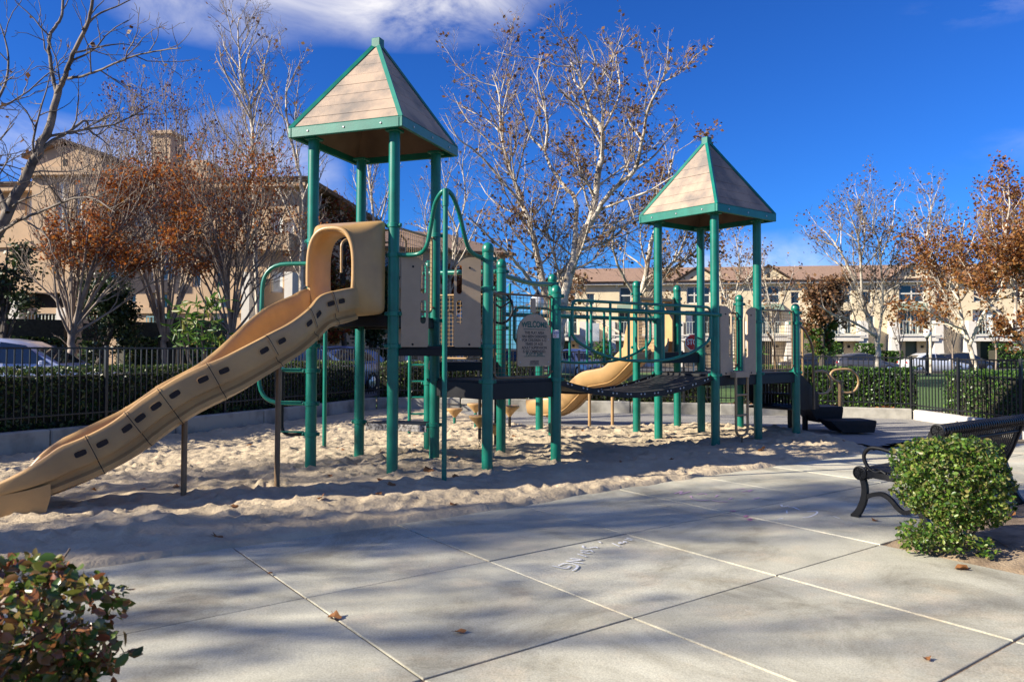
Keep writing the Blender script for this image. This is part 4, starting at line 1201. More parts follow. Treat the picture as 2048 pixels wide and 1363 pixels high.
# ---- rounded shrubs
def shrub(name, c, rad, n, size, leafm, label, seed, lumps=.34, stems=34, power=3.2, extra=()):
    g = np.random.default_rng(seed)
    c = Vector(c); base = V(c.x, c.y, 0)
    root = empty(name, base, label, 'shrub')
    d = rand_dirs(n, g)
    q = (np.abs(d) ** power).sum(1) ** (-1 / power)                     # boxy blob
    lum = 1 + lumps * (vnoise(d[:, 0] * 3 + 5, d[:, 1] * 3 + d[:, 2] * 4, seed) + .6 * vnoise(d[:, 0] * 8, d[:, 2] * 8 + d[:, 1] * 5, seed + 1))
    r = q * lum * (1 - .42 * g.uniform(0, 1, n) ** 2.4)
    pts = np.array(tuple(c)) + d * r[:, None] * np.array(rad)
    for (ec, er, en) in extra:
        dd = rand_dirs(en, g); pts = np.concatenate([pts, np.array(ec) + dd * (g.uniform(0, 1, en) ** .5)[:, None] * np.array(er)]); d = np.concatenate([d, dd])
    pts = pts[pts[:, 2] > .03] if True else pts
    dk = rand_dirs(len(pts), g)
    v, f = leaf_quads(pts, size, g, .25, .62, None, fold=True)
    v -= np.array(tuple(base))
    link('foliage', mesh_np('foliage', v, f, leafm), root)
    mb = MB()
    for k in range(stems):
        a = g.uniform(0, 2 * math.pi); e = g.uniform(.2, .95)
        tip = c + V(math.cos(a) * rad[0] * e, math.sin(a) * rad[1] * e, rad[2] * g.uniform(-.3, .95))
        b = base + V(g.uniform(-.08, .08), g.uniform(-.08, .08), -.02)
        m1 = b.lerp(tip, .5) + V(g.uniform(-.06, .06), g.uniform(-.06, .06), .04)
        mb.tube(catmull([b, m1, tip], 3), [.012, .010, .009, .008, .006, .005, .003][:7], 5)
    mb.build('stems', M_TWIG, root)
    return root
shrub('shrub', (3.25, 5.84, .515), (.33, .33, .285), 12000, .031, LEAF_BUSH, 'round glossy green shrub in front of the bench', 12,
      extra=(((2.93, 5.74, .13), (.16, .14, .13), 700), ((3.30, 5.55, .10), (.10, .08, .08), 150), ((3.1, 5.6, .16), (.2, .1, .12), 500)))
shrub('shrub', (-1.78, 2.50, .47), (.48, .42, .35), 5600, .042, LEAF_BROWN, 'browning shrub with reddish leaves at the near corner of the path', 13, lumps=.5, stems=60, power=2.4,
      extra=(((-1.34, 2.5, .50), (.13, .13, .12), 200), ((-1.45, 2.6, .72), (.16, .06, .05), 40)))
# ---- bare sticks and litter in the bed by the bench shrub
g = np.random.default_rng(5)
for k in range(9):
    p = V(3.35 + g.uniform(-.4, 1.0), 5.45 + g.uniform(-.35, .4), .05); a = g.uniform(0, 6.3)
    q = p + V(math.cos(a), math.sin(a), g.uniform(-.02, .12)) * g.uniform(.15, .45)
    o = MB().tube([p, p.lerp(q, .5) + V(0, 0, .015), q], [.006, .005, .003], 5).build('stick', M_TWIG)
    o.location = (0, 0, 0); tag(o, 'thin dry stick lying in the bed under the round shrub', 'stick', 'dry sticks under the round shrub')

# ================================================================== trees
class Wood:
    # collects branches as one vertex array; poly: list of (pos, radius)
    def __init__(s): s.V = []; s.F = []; s.n = 0
    def add(s, P, rad, n):
        m = len(P)
        T = np.gradient(P, axis=0); T /= np.linalg.norm(T, axis=1, keepdims=True) + 1e-9
        ref = np.array([.31, .17, .93]) if abs(T[0][2]) < .85 else np.array([.9, .3, .1])
        u = np.cross(T, ref); u /= np.linalg.norm(u, axis=1, keepdims=True) + 1e-9
        w = np.cross(T, u)
        a = np.arange(n) * 2 * math.pi / n
        ringv = P[:, None, :] + (u[:, None, :] * np.cos(a)[None, :, None] + w[:, None, :] * np.sin(a)[None, :, None]) * rad[:, None, None]
        s.V.append(ringv.reshape(-1, 3))
        i = np.arange(m - 1)[:, None] * n; k = np.arange(n)[None, :]; k2 = (k + 1) % n
        f = np.stack([i + k, i + k2, i + n + k2, i + n + k], -1).reshape(-1, 4) + s.n
        s.F.append(f); s.n += m * n
    def mesh(s, name, m, off):
        return mesh_np(name, np.concatenate(s.V) - off, np.concatenate(s.F), m, True)
def cat_np(P, n=4):
    P = np.asarray(P, float)
    Q = np.vstack([2 * P[0] - P[1], P, 2 * P[-1] - P[-2]]); out = []
    for i in range(1, len(Q) - 2):
        a, b, c, d = Q[i - 1:i + 3]
        for j in range(n):
            t = j / n
            out.append(.5 * (2 * b + (c - a) * t + (2 * a - 5 * b + 4 * c - d) * t * t + (3 * b - a - 3 * c + d) * t ** 3))
    return np.array(out + [P[-1]])
def grow(limbs, seed, lv, wood, twigs, tips):
    # limbs: list of (P array, rad array); lv: per level (density per metre, start, length ratio, min len, angle, wiggle, up)
    g = np.random.default_rng(seed)
    cur = limbs
    for li, (dens, start, ratio, lmin, lmax, ang, wig, upw) in enumerate(lv):
        nxt = []
        for P, rad in cur:
            seg = np.linalg.norm(np.diff(P, axis=0), axis=1); L = seg.sum()
            cum = np.concatenate([[0], np.cumsum(seg)]) / max(L, 1e-6)
            n = g.poisson(dens * L)
            az = g.uniform(0, 6.28)
            for k in range(n):
                t = start + (1 - start) * ((k + g.uniform(0, 1)) / n)
                j = min(len(P) - 2, np.searchsorted(cum, t, side='right') - 1); f = (t - cum[j]) / max(1e-6, cum[j + 1] - cum[j])
                p = P[j] * (1 - f) + P[j + 1] * f; r0 = rad[j] * (1 - f) + rad[j + 1] * f
                T = P[j + 1] - P[j]; T = T / (np.linalg.norm(T) + 1e-9)
                az += 2.4 + g.uniform(-.4, .4)
                q = np.cross(T, [.3, .2, .9]); q /= np.linalg.norm(q) + 1e-9; w = np.cross(T, q)
                a = ang * g.uniform(.7, 1.3)
                d = T * math.cos(a) + (q * math.cos(az) + w * math.sin(az)) * math.sin(a)
                ln = min(lmax, max(lmin, L * ratio * (1.15 - .65 * t) * g.uniform(.6, 1.3)))
                ns_ = 5 if li < len(lv) - 1 else 3
                pts = [p]
                for s_ in range(ns_):
                    d = d + g.normal(size=3) * wig + np.array([0, 0, upw]); d /= np.linalg.norm(d)
                    pts.append(pts[-1] + d * ln / ns_)
                rb = min(r0 * .70, .005 + ln * .0115)
                rr = np.linspace(rb, max(.0042, rb * .32), ns_ + 1)
                PP = np.array(pts)
                (wood if li == 0 else twigs).add(PP, rr, 6 if li == 0 else (4 if li == 1 else 3))
                nxt.append((PP, rr))
        cur = nxt
        if li >= len(lv) - 2: tips += [c[0] for c in cur]
def tree(name, label, limbs, seed, lv, bark, leaf=None, nleaf=0, lsize=.1, group=None, clump=None, twigm=None, droop=.2, box=None, spread=.12, leafname='crown'):
    base = Vector(limbs[0][0][0]); base = V(base.x, base.y, 0)
    root = empty(name, base, label, 'tree', group)
    wood, twigs, tips = Wood(), Wood(), []
    L0 = []
    for P, rad in limbs:
        P = np.array([tuple(p) for p in P]); k = 5
        Q = cat_np(P, k); rr = np.interp(np.linspace(0, 1, len(Q)), np.linspace(0, 1, len(rad)), rad)
        gg = np.random.default_rng(seed + len(L0)); jit = gg.normal(size=Q.shape) * (rr[:, None] * .18); jit[0] = 0
        Q = Q + jit
        wood.add(Q, rr, 9); L0.append((Q, rr))
    grow(L0, seed, lv, wood, twigs, tips)
    offn = np.array(tuple(base))
    link('trunk', wood.mesh('trunk', bark, offn), root)
    if twigs.V: link('branches', twigs.mesh('branches', twigm or bark, offn), root)['kind'] = 'stuff'
    if nleaf and tips:
        g = np.random.default_rng(seed + 77)
        allp = np.concatenate([t[1:] for t in tips])
        if box is not None:
            keepm = box(allp); allp = allp[keepm]
        if len(allp):
            if clump:                                # leaves gather in clumps
                m = vnoise(allp[:, 0] * clump, allp[:, 2] * clump + allp[:, 1] * .7 * clump, seed)
                w_ = np.clip(m + .30, .03, None) ** 1.5; w_ /= w_.sum()
                idx = g.choice(len(allp), nleaf, p=w_)
            else: idx = g.integers(0, len(allp), nleaf)
            pp = allp[idx] + g.normal(size=(nleaf, 3)) * spread
            v, f = leaf_quads(pp, lsize, g, .0, .75, None, droop=droop)
            link(leafname, mesh_np(leafname, v - offn, f, leaf), root)['kind'] = 'stuff'
    return root
def px_limb(Y, pts, r0, r1, dy=0.):
    n = len(pts); r0, r1 = r0 * LIMB, r1 * LIMB
    return [at(x, y, Y + dy * i / (n - 1)) for i, (x, y) in enumerate(pts)], [r0 + (r1 - r0) * i / (n - 1) for i in range(n)]
LIMB = .60
LV_BIG = [(1.7, .18, .42, .8, 3.0, .80, .15, .12), (3.6, .12, .45, .35, 1.4, .75, .2, .09), (8.0, .1, .5, .2, .65, .75, .2, .07)]
LV_MED = [(2.2, .2, .45, .6, 2.4, .75, .15, .14), (4.2, .12, .45, .35, 1.1, .7, .2, .1), (6.0, .1, .5, .2, .5, .75, .2, .07)]
LV_LIGHT = [(2.0, .25, .40, .6, 2.0, .65, .15, .16), (3.8, .15, .45, .3, 1.0, .65, .2, .12), (4.5, .15, .5, .2, .5, .7, .2, .08)]

# the big sycamore behind the bridge
Y = 28
tree('sycamore_tree', 'large bare sycamore with white limbs behind the welcome board', [
    px_limb(Y, [(1112, 745), (1122, 640), (1134, 560), (1167, 469), (1187, 419), (1194, 364), (1204, 302), (1202, 255), (1179, 224), (1163, 166), (1140, 120)], .34, .05, .5),
    px_limb(Y, [(1184, 440), (1218, 388), (1268, 341), (1284, 279), (1299, 213), (1326, 158), (1342, 112)], .16, .03, -2),
    px_limb(Y, [(1108, 700), (1085, 560), (1070, 489), (1058, 442), (1039, 391), (1027, 356), (1012, 310), (1002, 263), (998, 193), (985, 150)], .22, .03, 1.5),
    px_limb(Y, [(1146, 520), (1152, 407), (1128, 372), (1101, 333), (1089, 302), (1060, 270), (1043, 217), (1030, 180)], .15, .03, 2.5),
    px_limb(Y, [(1045, 410), (1027, 388), (977, 329), (945, 298), (915, 275), (890, 225)], .10, .02, -1.5),
    px_limb(Y, [(1108, 640), (1060, 560), (1027, 520), (975, 470), (938, 434)], .13, .03, -2),
    px_limb(Y, [(1202, 270), (1225, 225), (1240, 180), (1232, 120), (1240, 90)], .09, .02, 2),
    px_limb(Y, [(1163, 180), (1190, 130), (1180, 90), (1170, 70)], .07, .02, -1),
    px_limb(Y, [(1268, 341), (1310, 310), (1345, 265), (1370, 240)], .08, .02, 2),
    px_limb(Y, [(1200, 420), (1250, 400), (1300, 380), (1350, 350)], .08, .02, -2.5),
    px_limb(Y, [(1160, 500), (1220, 480), (1265, 440), (1330, 420)], .10, .02, 2.5),
    px_limb(Y, [(1089, 302), (1095, 250), (1085, 200), (1075, 150), (1085, 110)], .08, .02, -1)],
    21, LV_BIG, M_SYC, LEAF_DRY, 3400, .13, clump=.9, twigm=M_TWIGP, spread=.08)
Y = 33
tree('sycamore_tree', 'pale sycamore half hidden behind the far tower posts', [
    px_limb(Y, [(1262, 740), (1270, 640), (1288, 560), (1307, 469), (1330, 410), (1338, 350), (1350, 300)], .26, .04, 1),
    px_limb(Y, [(1270, 640), (1320, 560), (1370, 520), (1420, 470), (1445, 420)], .15, .03, 2),
    px_limb(Y, [(1275, 600), (1240, 540), (1225, 480), (1240, 420)], .12, .03, -2),
    px_limb(Y, [(1290, 560), (1350, 520), (1380, 440), (1375, 380)], .11, .02, -2),
    px_limb(Y, [(1262, 680), (1200, 640), (1160, 600), (1110, 590)], .12, .02, 2)],
    22, LV_BIG, M_SYC, LEAF_DRY, 3000, .15, clump=.8, twigm=M_SYCD, spread=.1)
# the near sycamore whose limbs cross the top left
Y = 13.2
tree('sycamore_tree', 'near sycamore with grey leaning limbs over the apartment roof, trunk outside the picture', [
    px_limb(Y, [(-150, 745), (-110, 640), (-45, 540), (0, 455), (55, 345), (100, 250), (118, 170)], .23, .085, .5),
    px_limb(Y + .5, [(113, 185), (105, 150), (98, 90), (104, 62), (122, 38), (126, 0), (128, -60)], .06, .03, .5),
    px_limb(Y + .5, [(112, 195), (130, 150), (150, 100), (172, 55), (184, 10), (192, -50)], .075, .035, -.8),
    px_limb(Y + .5, [(136, 157), (165, 152), (205, 138), (268, 112), (330, 100), (362, 96)], .042, .012, -1),
    px_limb(Y + .3, [(58, 330), (100, 285), (140, 262), (170, 241), (180, 262), (200, 268), (240, 232)], .055, .012, 1),
    px_limb(Y + .2, [(-8, 470), (40, 440), (100, 415), (150, 396), (190, 398), (230, 425)], .05, .012, -1.2),
    px_limb(Y, [(15, 425), (-20, 330), (-25, 240), (10, 170), (15, 100), (-10, 20)], .07, .015, 1.2),
    px_limb(Y, [(165, 60), (195, 30), (240, 10), (300, -20)], .035, .012, .5),
    px_limb(Y, [(-60, 560), (-120, 420), (-160, 250), (-140, 60), (-180, -150)], .12, .03, -1.5),
    px_limb(Y, [(150, 105), (195, 95), (240, 88), (270, 92)], .03, .01, 1)],
    23, [(1.7, .2, .45, .5, 1.9, .8, .2, .10), (3.2, .15, .5, .25, .9, .8, .24, .06), (4.0, .1, .5, .12, .4, .8, .24, .04)], M_SYCN, LEAF_DRY, 60, .10, spread=.03)
# slim bare trees by the left block
for (nm, Y, limbs, seed, lab) in (
    ('a', 26, [[(520, 745), (512, 520), (506, 300), (500, 216), (483, 152), (476, 67), (478, 35)], [(503, 240), (466, 175), (445, 130), (440, 95)], [(500, 220), (525, 165), (530, 120), (545, 70)], [(508, 330), (470, 290), (440, 250), (420, 190)]], 31, 'slim white-barked bare tree rising highest left of the near tower roof'),
    ('b', 25, [[(596, 745), (602, 560), (606, 400), (592, 320), (576, 250), (572, 190), (580, 130)], [(606, 400), (628, 340), (640, 300), (660, 250)], [(602, 480), (560, 380), (545, 300), (540, 230)]], 32, 'white-barked bare tree forking beside the near tower post'),
    ('c', 33, [[(748, 745), (752, 520), (745, 420), (738, 350), (735, 300), (760, 250)], [(752, 480), (772, 400), (790, 340)], [(750, 500), (722, 400), (705, 350)]], 33, 'bare pale tree seen between the posts of the near tower'),
    ('d', 36, [[(905, 745), (900, 560), (915, 470), (890, 400), (905, 330)], [(900, 560), (940, 480), (965, 420), (985, 380)], [(902, 600), (865, 500), (850, 430), (860, 380)], [(905, 500), (930, 400), (925, 330), (935, 280)]], 34, 'bare pale tree behind the curved green arch')):
    tree('bare_tree', lab, [px_limb(Y, l, .14 if i == 0 else .07, .018, (-1) ** i * (i > 0)) for i, l in enumerate(limbs)], seed, LV_LIGHT, M_SYC, LEAF_DRY, 160, .12, twigm=M_SYCD, spread=.06)
# crape myrtles
Y = 19
LVC = [(2.4, .25, .38, .4, 1.5, .6, .16, .12), (4.5, .2, .45, .2, .6, .5, .14, .12), (3.2, .2, .5, .12, .3, .6, .16, .08)]
def crape(base, Y, fan, nst, seed, lab, nl, lm, ls, band, bark=M_CRAPE, r=.05, xmin=-900):
    # fan: (x0, x1, y_low, y_high) of the stem tips
    g = np.random.default_rng(seed)
    limbs = [px_limb(Y, [base, (base[0] - 1, base[1] - 40), (base[0] - 2, base[1] - 75)], .17, .13)]
    for i in range(nst):
        f = (i + g.uniform(.2, .8)) / nst
        x1 = fan[0] + (fan[1] - fan[0]) * f
        e = abs(2 * f - 1)
        y1 = fan[3] + (fan[2] - fan[3]) * e ** 1.6 + g.uniform(-25, 25)
        b0 = (base[0] + g.uniform(-5, 5), base[1] - 60 - g.uniform(0, 12))
        m1 = (b0[0] + (x1 - b0[0]) * .30 + g.uniform(-14, 14), b0[1] + (y1 - b0[1]) * (.33 + .06 * (1 - e)) + g.uniform(-12, 12))
        m2 = (b0[0] + (x1 - b0[0]) * .66 + g.uniform(-24, 24), b0[1] + (y1 - b0[1]) * .68 + g.uniform(-18, 18))
        limbs.append(px_limb(Y, [b0, m1, m2, (x1, y1)], r * g.uniform(.8, 1.3), .012, g.uniform(-1.6, 1.6)))
    zlo, zhi = at(0, band[0], Y).z, at(0, band[1], Y).z
    return tree('crape_myrtle', lab, limbs, seed, LVC, bark, lm, nl, ls, clump=.9, spread=.09, box=lambda p: (p[:, 2] > zlo) & (p[:, 2] < zhi) & (p[:, 0] + .9 * (zhi - p[:, 2]) / (zhi - zlo) * 2.2 > at(xmin, 500, Y).x + 1.6))
crape((143, 735), Y, (20, 420, 520, 250), 22, 41, 'vase-shaped crape myrtle with rust leaves in front of the balcony', 10000, LEAF_RUST, .07, (540, 320), xmin=110)
crape((462, 740), 20, (310, 625, 470, 250), 20, 42, 'crape myrtle with bare upright stems and orange leaves behind the slide', 6500, LEAF_RUST, .068, (500, 300))
crape((330, 745), 23, (150, 500, 360, 170), 13, 43, 'tall crape myrtle with purple seed heads above the chimney', 5200, LEAF_PURPLE, .065, (420, 120), r=.07)
# dark evergreens and a red-leaved tree near the left block
def bushy(name, lab, c, Y, px_r, py_r, n, leafm, ls, seed, barkm=M_DARKB, base=None, clump=.9, lumps=7, dense=1.):
    g = np.random.default_rng(seed)
    k = Y / F_PX
    ctr = at(c[0], c[1], Y); base = at(base[0] if base else c[0], 745, Y); base.z = 0
    limbs = [([base, base.lerp(ctr, .55) + V(g.uniform(-.1, .1), 0, 0), ctr], [.12, .09, .04])]
    for i in range(lumps):
        a = g.uniform(0, 6.28); e = g.uniform(.45, 1)
        tip = ctr + V(math.cos(a) * px_r * k * e, g.uniform(-1, 1) * px_r * k * .6, math.sin(a) * py_r * k * e)
        s0 = base.lerp(ctr, g.uniform(.35, .9))
        limbs.append(([s0, s0.lerp(tip, .5) + V(0, 0, .1), tip], [.05, .03, .012]))
    return tree(name, lab, limbs, seed, [(2.6, .2, .5, .3, 1.2, .8, .2, .05), (4.5, .1, .5, .2, .6, .8, .2, .03), (4, .1, .5, .12, .35, .8, .2, .02)], barkm, leafm, n, ls, clump=clump, spread=.12, droop=.1)
bushy('evergreen_tree', 'dark spreading evergreen behind the crape myrtle trunk', (235, 600), 22.5, 85, 55, 7000, LEAF_DARK, .10, 51, base=(172, 0))
bushy('evergreen_tree', 'dark evergreen at the edge above the parked sedan', (5, 550), 21, 60, 65, 6000, LEAF_DARK, .10, 52, base=(12, 0))
bushy('maple_tree', 'red and green leaved tree seen through the near tower', (690, 430), 31, 62, 70, 9000, LEAF_RED, .14, 53, lumps=8)
bushy('evergreen_tree', 'dark green tree below the near tower deck', (745, 590), 33, 55, 70, 7000, LEAF_DARK, .14, 54)
bushy('maple_tree', 'rust-leaved tree low behind the curved green arch', (955, 560), 40, 55, 65, 6000, LEAF_RUST, .17, 55)
# right-hand trees
Y = 34
tree('sycamore_tree', 'white-limbed bare sycamore in front of the cream apartments', [
    px_limb(Y, [(1756, 750), (1751, 673), (1734, 630), (1722, 583), (1703, 549), (1688, 516), (1669, 485), (1650, 462)], .20, .03, 1),
    px_limb(Y, [(1724, 590), (1720, 512), (1715, 469), (1700, 430), (1690, 395)], .10, .02, -1),
    px_limb(Y, [(1722, 520), (1730, 470), (1722, 417), (1712, 385)], .07, .02, 1),
    px_limb(Y, [(1756, 690), (1765, 602), (1759, 494), (1746, 454), (1750, 400)], .10, .02, -1.5),
    px_limb(Y, [(1760, 520), (1785, 450), (1790, 400)], .06, .02, 1.5),
    px_limb(Y, [(1750, 670), (1700, 640), (1660, 625), (1640, 610)], .09, .02, -1),
    px_limb(Y, [(1762, 620), (1795, 580), (1810, 520)], .07, .02, 1)],
    61, LV_MED, M_SYC, LEAF_DRY, 2200, .10, clump=.5, twigm=M_SYCD, spread=.1)
tree('bare_tree', 'thin bare tree behind the street lamp', [px_limb(46, [(1862, 745), (1858, 600), (1852, 500), (1862, 420), (1858, 390)], .16, .02), px_limb(46, [(1855, 560), (1830, 480), (1818, 430)], .07, .02, 1), px_limb(46, [(1857, 540), (1885, 470), (1880, 430)], .07, .02, -1)],
     62, LV_LIGHT, M_SYC, LEAF_DRY, 500, .16, twigm=M_SYCD)
Y = 27
tree('sycamore_tree', 'orange-leaved sycamore above the bench fence', [
    px_limb(Y, [(1954, 750), (1946, 715), (1934, 673), (1922, 630), (1915, 570), (1920, 500), (1930, 440)], .15, .03, .5),
    px_limb(Y, [(1940, 690), (1965, 630), (2000, 580), (2020, 500), (2030, 420)], .10, .02, -1),
    px_limb(Y, [(1925, 640), (1890, 590), (1870, 530), (1885, 470)], .07, .02, 1),
    px_limb(Y, [(1922, 600), (1960, 540), (1980, 470), (1975, 400)], .07, .02, 1.5),
    px_limb(Y, [(1930, 660), (1885, 640), (1830, 600)], .06, .015, -1),
    px_limb(Y, [(1918, 600), (1880, 540), (1850, 470), (1860, 420)], .06, .015, 2),
    px_limb(Y, [(1940, 690), (1900, 650), (1850, 650), (1815, 640)], .05, .015, 1.5)],
    63, LV_MED, M_SYC, LEAF_ORANGE, 9500, .10, clump=.45, twigm=M_SYCD, spread=.12)
tree('sycamore_tree', 'leaning white sycamore with orange crown at the far edge by the bench', [
    px_limb(24, [(2085, 750), (2055, 705), (2010, 640), (1975, 605), (1945, 590)], .16, .03, .5),
    px_limb(24, [(2060, 710), (2080, 600), (2060, 500), (2070, 400)], .12, .03, -1),
    px_limb(24, [(2030, 660), (2030, 560), (2010, 480), (2020, 400), (2000, 370)], .09, .02, 1),
    px_limb(24, [(2070, 560), (2110, 470), (2120, 380)], .08, .02, .5)],
    64, LV_MED, M_SYC, LEAF_ORANGE, 9500, .095, clump=.4, twigm=M_SYCD, spread=.12)
bushy('maple_tree', 'brown-leaved tree with dark trunk before the arched window', (1648, 570), 42, 48, 48, 6500, LEAF_DRY, .17, 65, lumps=8, clump=.7)
bushy('evergreen_tree', 'narrow green creeper-clad tree below the brown tree', (1640, 650), 42.5, 16, 34, 2500, LEAF_LONG, .16, 66, lumps=5)
tree('bare_tree', 'small twiggy bare tree behind the far tower deck', [px_limb(44, [(1548, 745), (1545, 640), (1530, 560), (1525, 510)], .12, .02), px_limb(44, [(1546, 650), (1575, 580), (1590, 530)], .07, .02, 1), px_limb(44, [(1546, 660), (1505, 590), (1490, 530)], .07, .02, -1)],
     67, LV_LIGHT, M_SYC, LEAF_DRY, 400, .14, twigm=M_SYCD)
tree('bare_tree', 'bare twiggy tree left of the far tower roof post', [px_limb(46, [(1470, 745), (1466, 620), (1480, 540), (1470, 470)], .12, .02), px_limb(46, [(1467, 640), (1440, 560), (1445, 490)], .07, .02, 1), px_limb(46, [(1468, 620), (1500, 550), (1530, 500)], .07, .02, -1)],
     68, LV_LIGHT, M_SYC, LEAF_DRY, 900, .15, twigm=M_SYCD)
for k, (px_, Y) in enumerate(((1800, 50), (1905, 48), (1992, 47))):
    tree('bare_tree', ('young bare tree before the middle balcony', 'young bare tree between the balconies by the lamp', 'young bare tree near the last balcony')[k],
         [px_limb(Y, [(px_, 745), (px_, 690), (px_ - 6, 640), (px_ - 10, 600)], .09, .02), px_limb(Y, [(px_, 700), (px_ + 12, 650), (px_ + 16, 610)], .05, .02, .5), px_limb(Y, [(px_, 690), (px_ - 18, 650), (px_ - 24, 615)], .05, .02, -.5)], 70 + k, LV_LIGHT, M_CRAPE, LEAF_DRY, 60, .12)
# small leafy plants between the street and the hedge
def leafy_plant(c, Y, hpx, n, ls, leafm, lab, seed, nst=5, cat='plant'):
    g = np.random.default_rng(seed)
    b = at(c[0], 745, Y); b.z = .1
    root = empty('leafy_plant', b, lab, cat)
    pts = []
    mb = MB()
    for k in range(nst):
        tip = at(c[0] + g.uniform(-1, 1) * c[2], c[1] + g.uniform(0, hpx), Y) + V(0, g.uniform(-.4, .4), 0)
        mb.tube([b, b.lerp(tip, .5) + V(g.uniform(-.1, .1), 0, .1), tip], [.03, .022, .01], 5)
        pts.append(np.array(tuple(tip)) + g.normal(size=(n // nst, 3)) * .16)
    mb.build('stem', M_DARKB, root)
    v, f = leaf_quads(np.concatenate(pts), ls, g, -.1, .28, None, fold=True, droop=.35)
    link('foliage', mesh_np('foliage', v - np.array(tuple(b)), f, leafm), root)
leafy_plant((402, 590, 35), 17.5, 100, 130, .24, LEAF_LONG, 'upright plant with long drooping green leaves above the slide chute', 81, 9)
leafy_plant((365, 640, 22), 18.2, 40, 90, .22, LEAF_LONG, 'pale-leaved plant beside the drooping-leaved one', 82)
leafy_plant((430, 665, 24), 17.2, 30, 110, .2, LEAF_LONG, 'low bright plant where the slide rim crosses the fence', 83)
leafy_plant((1205, 690, 14), 25, 30, 260, .2, LEAF_LONG, 'bright green shrub seen through the bridge rails', 84)
leafy_plant((1500, 700, 26), 26, 30, 500, .16, LEAF_LONG, 'yellow-green shrub seen through the far wire guard', 85)
hedge('hedge', [at(-30, 745, 23.8), at(130, 745, 24.6)], 1.0, 0, 1.75, 6000, .09, LEAF_HEDGE, 'dark hedge under the white balcony rail', 86)
hedge('hedge', [at(165, 745, 24.6), at(215, 745, 24.9)], 1.0, 0, 1.65, 2500, .09, LEAF_HEDGE, 'short dark hedge just past the crape myrtle trunk', 87)
hedge('hedge', [at(240, 745, 26), at(335, 745, 27)], 1.1, 0, 1.8, 4500, .1, LEAF_HEDGE, 'dark hedge under the blue balcony door', 88)
hedge('hedge', [at(340, 745, 23), at(430, 745, 25)], 1.1, 0, 1.7, 4500, .1, LEAF_HEDGE2, 'leafy hedge behind the plant with drooping leaves', 89)
for k, (x0, x1) in enumerate(((1610, 1680), (1715, 1760), (1770, 1800), (1985, 2080))):
    hedge('hedge', [at(x0, 745, 63), at(x1, 745, 63)], 1.2, 0, 1.9 if k != 2 else 1.3, 2200, .17, LEAF_HEDGE2,
          ('clipped bush by the first white pier of the cream row', 'clipped bush behind the grey hatchback', 'small clipped bush beside the white car', 'clipped bushes at the last pier of the cream row')[k], 90 + k)
# ---- trees standing outside the picture on the sunny side; their broken shade lies on the path and the sand
def free_tree(base, height, spread, seed, lab, leafm, nleaf, nl=9, ls=.16):
    g = np.random.default_rng(seed); b = Vector(base)
    limbs = [([b, b + V(.1, .1, height * .22), b + V(.0, .2, height * .45), b + V(.2, .1, height * .75), b + V(.1, 0, height)], [.26, .21, .15, .08, .03])]
    for k in range(nl):
        a = k * 2.4 + g.uniform(-.3, .3); z0 = height * g.uniform(.22, .6)
        r_ = spread * g.uniform(.6, 1.0); z1 = min(height * .98, z0 + height * g.uniform(.18, .45))
        p0 = b + V(.05, .15, z0); p2 = b + V(math.cos(a) * r_, math.sin(a) * r_, z1)
        limbs.append(([p0, p0.lerp(p2, .5) + V(0, 0, -.25), p2], [.12, .07, .02]))
    return tree('sycamore_tree', lab, limbs, seed, LV_LIGHT, M_SYCD, leafm, nleaf, ls, clump=.55, spread=.18, group='trees outside the picture on the sunny side')
sh = free_tree((-19.5, .6, 0), 13.5, 5.0, 101, 'sycamore outside the picture shading the concrete path', LEAF_DRY, 1500)
for (x, y, rz, sc, lab) in ((-27.5, -1.8, 2.1, 1.2, 'second sycamore outside the picture, farther out on the sunny side'), (-30.0, -7.5, 4.0, 1.1, 'third sycamore outside the picture, farthest from the path')):
    c_ = copy_tree(sh); c_.location = (x, y, 0); c_.rotation_euler = (0, 0, rz); c_.scale = (sc, sc, sc); c_['label'] = lab

# ================================================================== buildings
M_TANW = mat('tan_stucco', (.44, .31, .195), .9, var=.07, scale=1.5, bump=.12, bscale=40)
M_CREAMW = mat('cream_stucco', (.63, .52, .345), .9, var=.06, scale=1.0, bump=.1, bscale=30)
M_TRIMW = mat('white_stucco_trim', (.62, .58, .51), .8, var=.05, scale=2)
M_DOORG = mat('green_door', (.06, .085, .06), .5)
M_AWN = mat('green_awning', (.16, .22, .17), .8)
M_CURT = mat('window_curtain', (.58, .62, .62), .8, var=.25, scale=3)  # curtain whitened, bright window reflections put into its colour
M_RAILW = mat('pale_rail_paint', (.45, .48, .42), .5)
M_RAILB = mat('blue_green_rail', (.16, .30, .33), .5)
M_GLASS = mat('window_glass', (.02, .028, .035), .06, var=.3, scale=.8, spec=.9)
M_DARKIN = mat('dark_interior', (.025, .022, .02), .9)
def tile_mat(name, c1, c2):
    m = mat(name, c1, .85, col2=c2, scale=7, lo=.3, hi=.7)
    t = m.node_tree; b = [n for n in t.nodes if n.type == 'BSDF_PRINCIPLED'][0]; tcn = [n for n in t.nodes if n.type == 'TEX_COORD'][0]
    w = nd(t, 'ShaderNodeTexWave', wave_type='BANDS', bands_direction='Z', wave_profile='SAW'); w.inputs['Scale'].default_value = 2.6; w.inputs['Distortion'].default_value = .6
    t.links.new(tcn.outputs['Object'], w.inputs['Vector'])
    bp_ = nd(t, 'ShaderNodeBump'); bp_.inputs['Strength'].default_value = 1; bp_.inputs['Distance'].default_value = .12
    t.links.new(w.outputs['Fac'], bp_.inputs['Height']); t.links.new(bp_.outputs[0], b.inputs['Normal'])
    return m
M_TILE = tile_mat('clay_roof_tile', (.34, .22, .15), (.20, .135, .10))
M_TILE2 = tile_mat('brown_roof_tile', (.30, .19, .13), (.20, .13, .095))
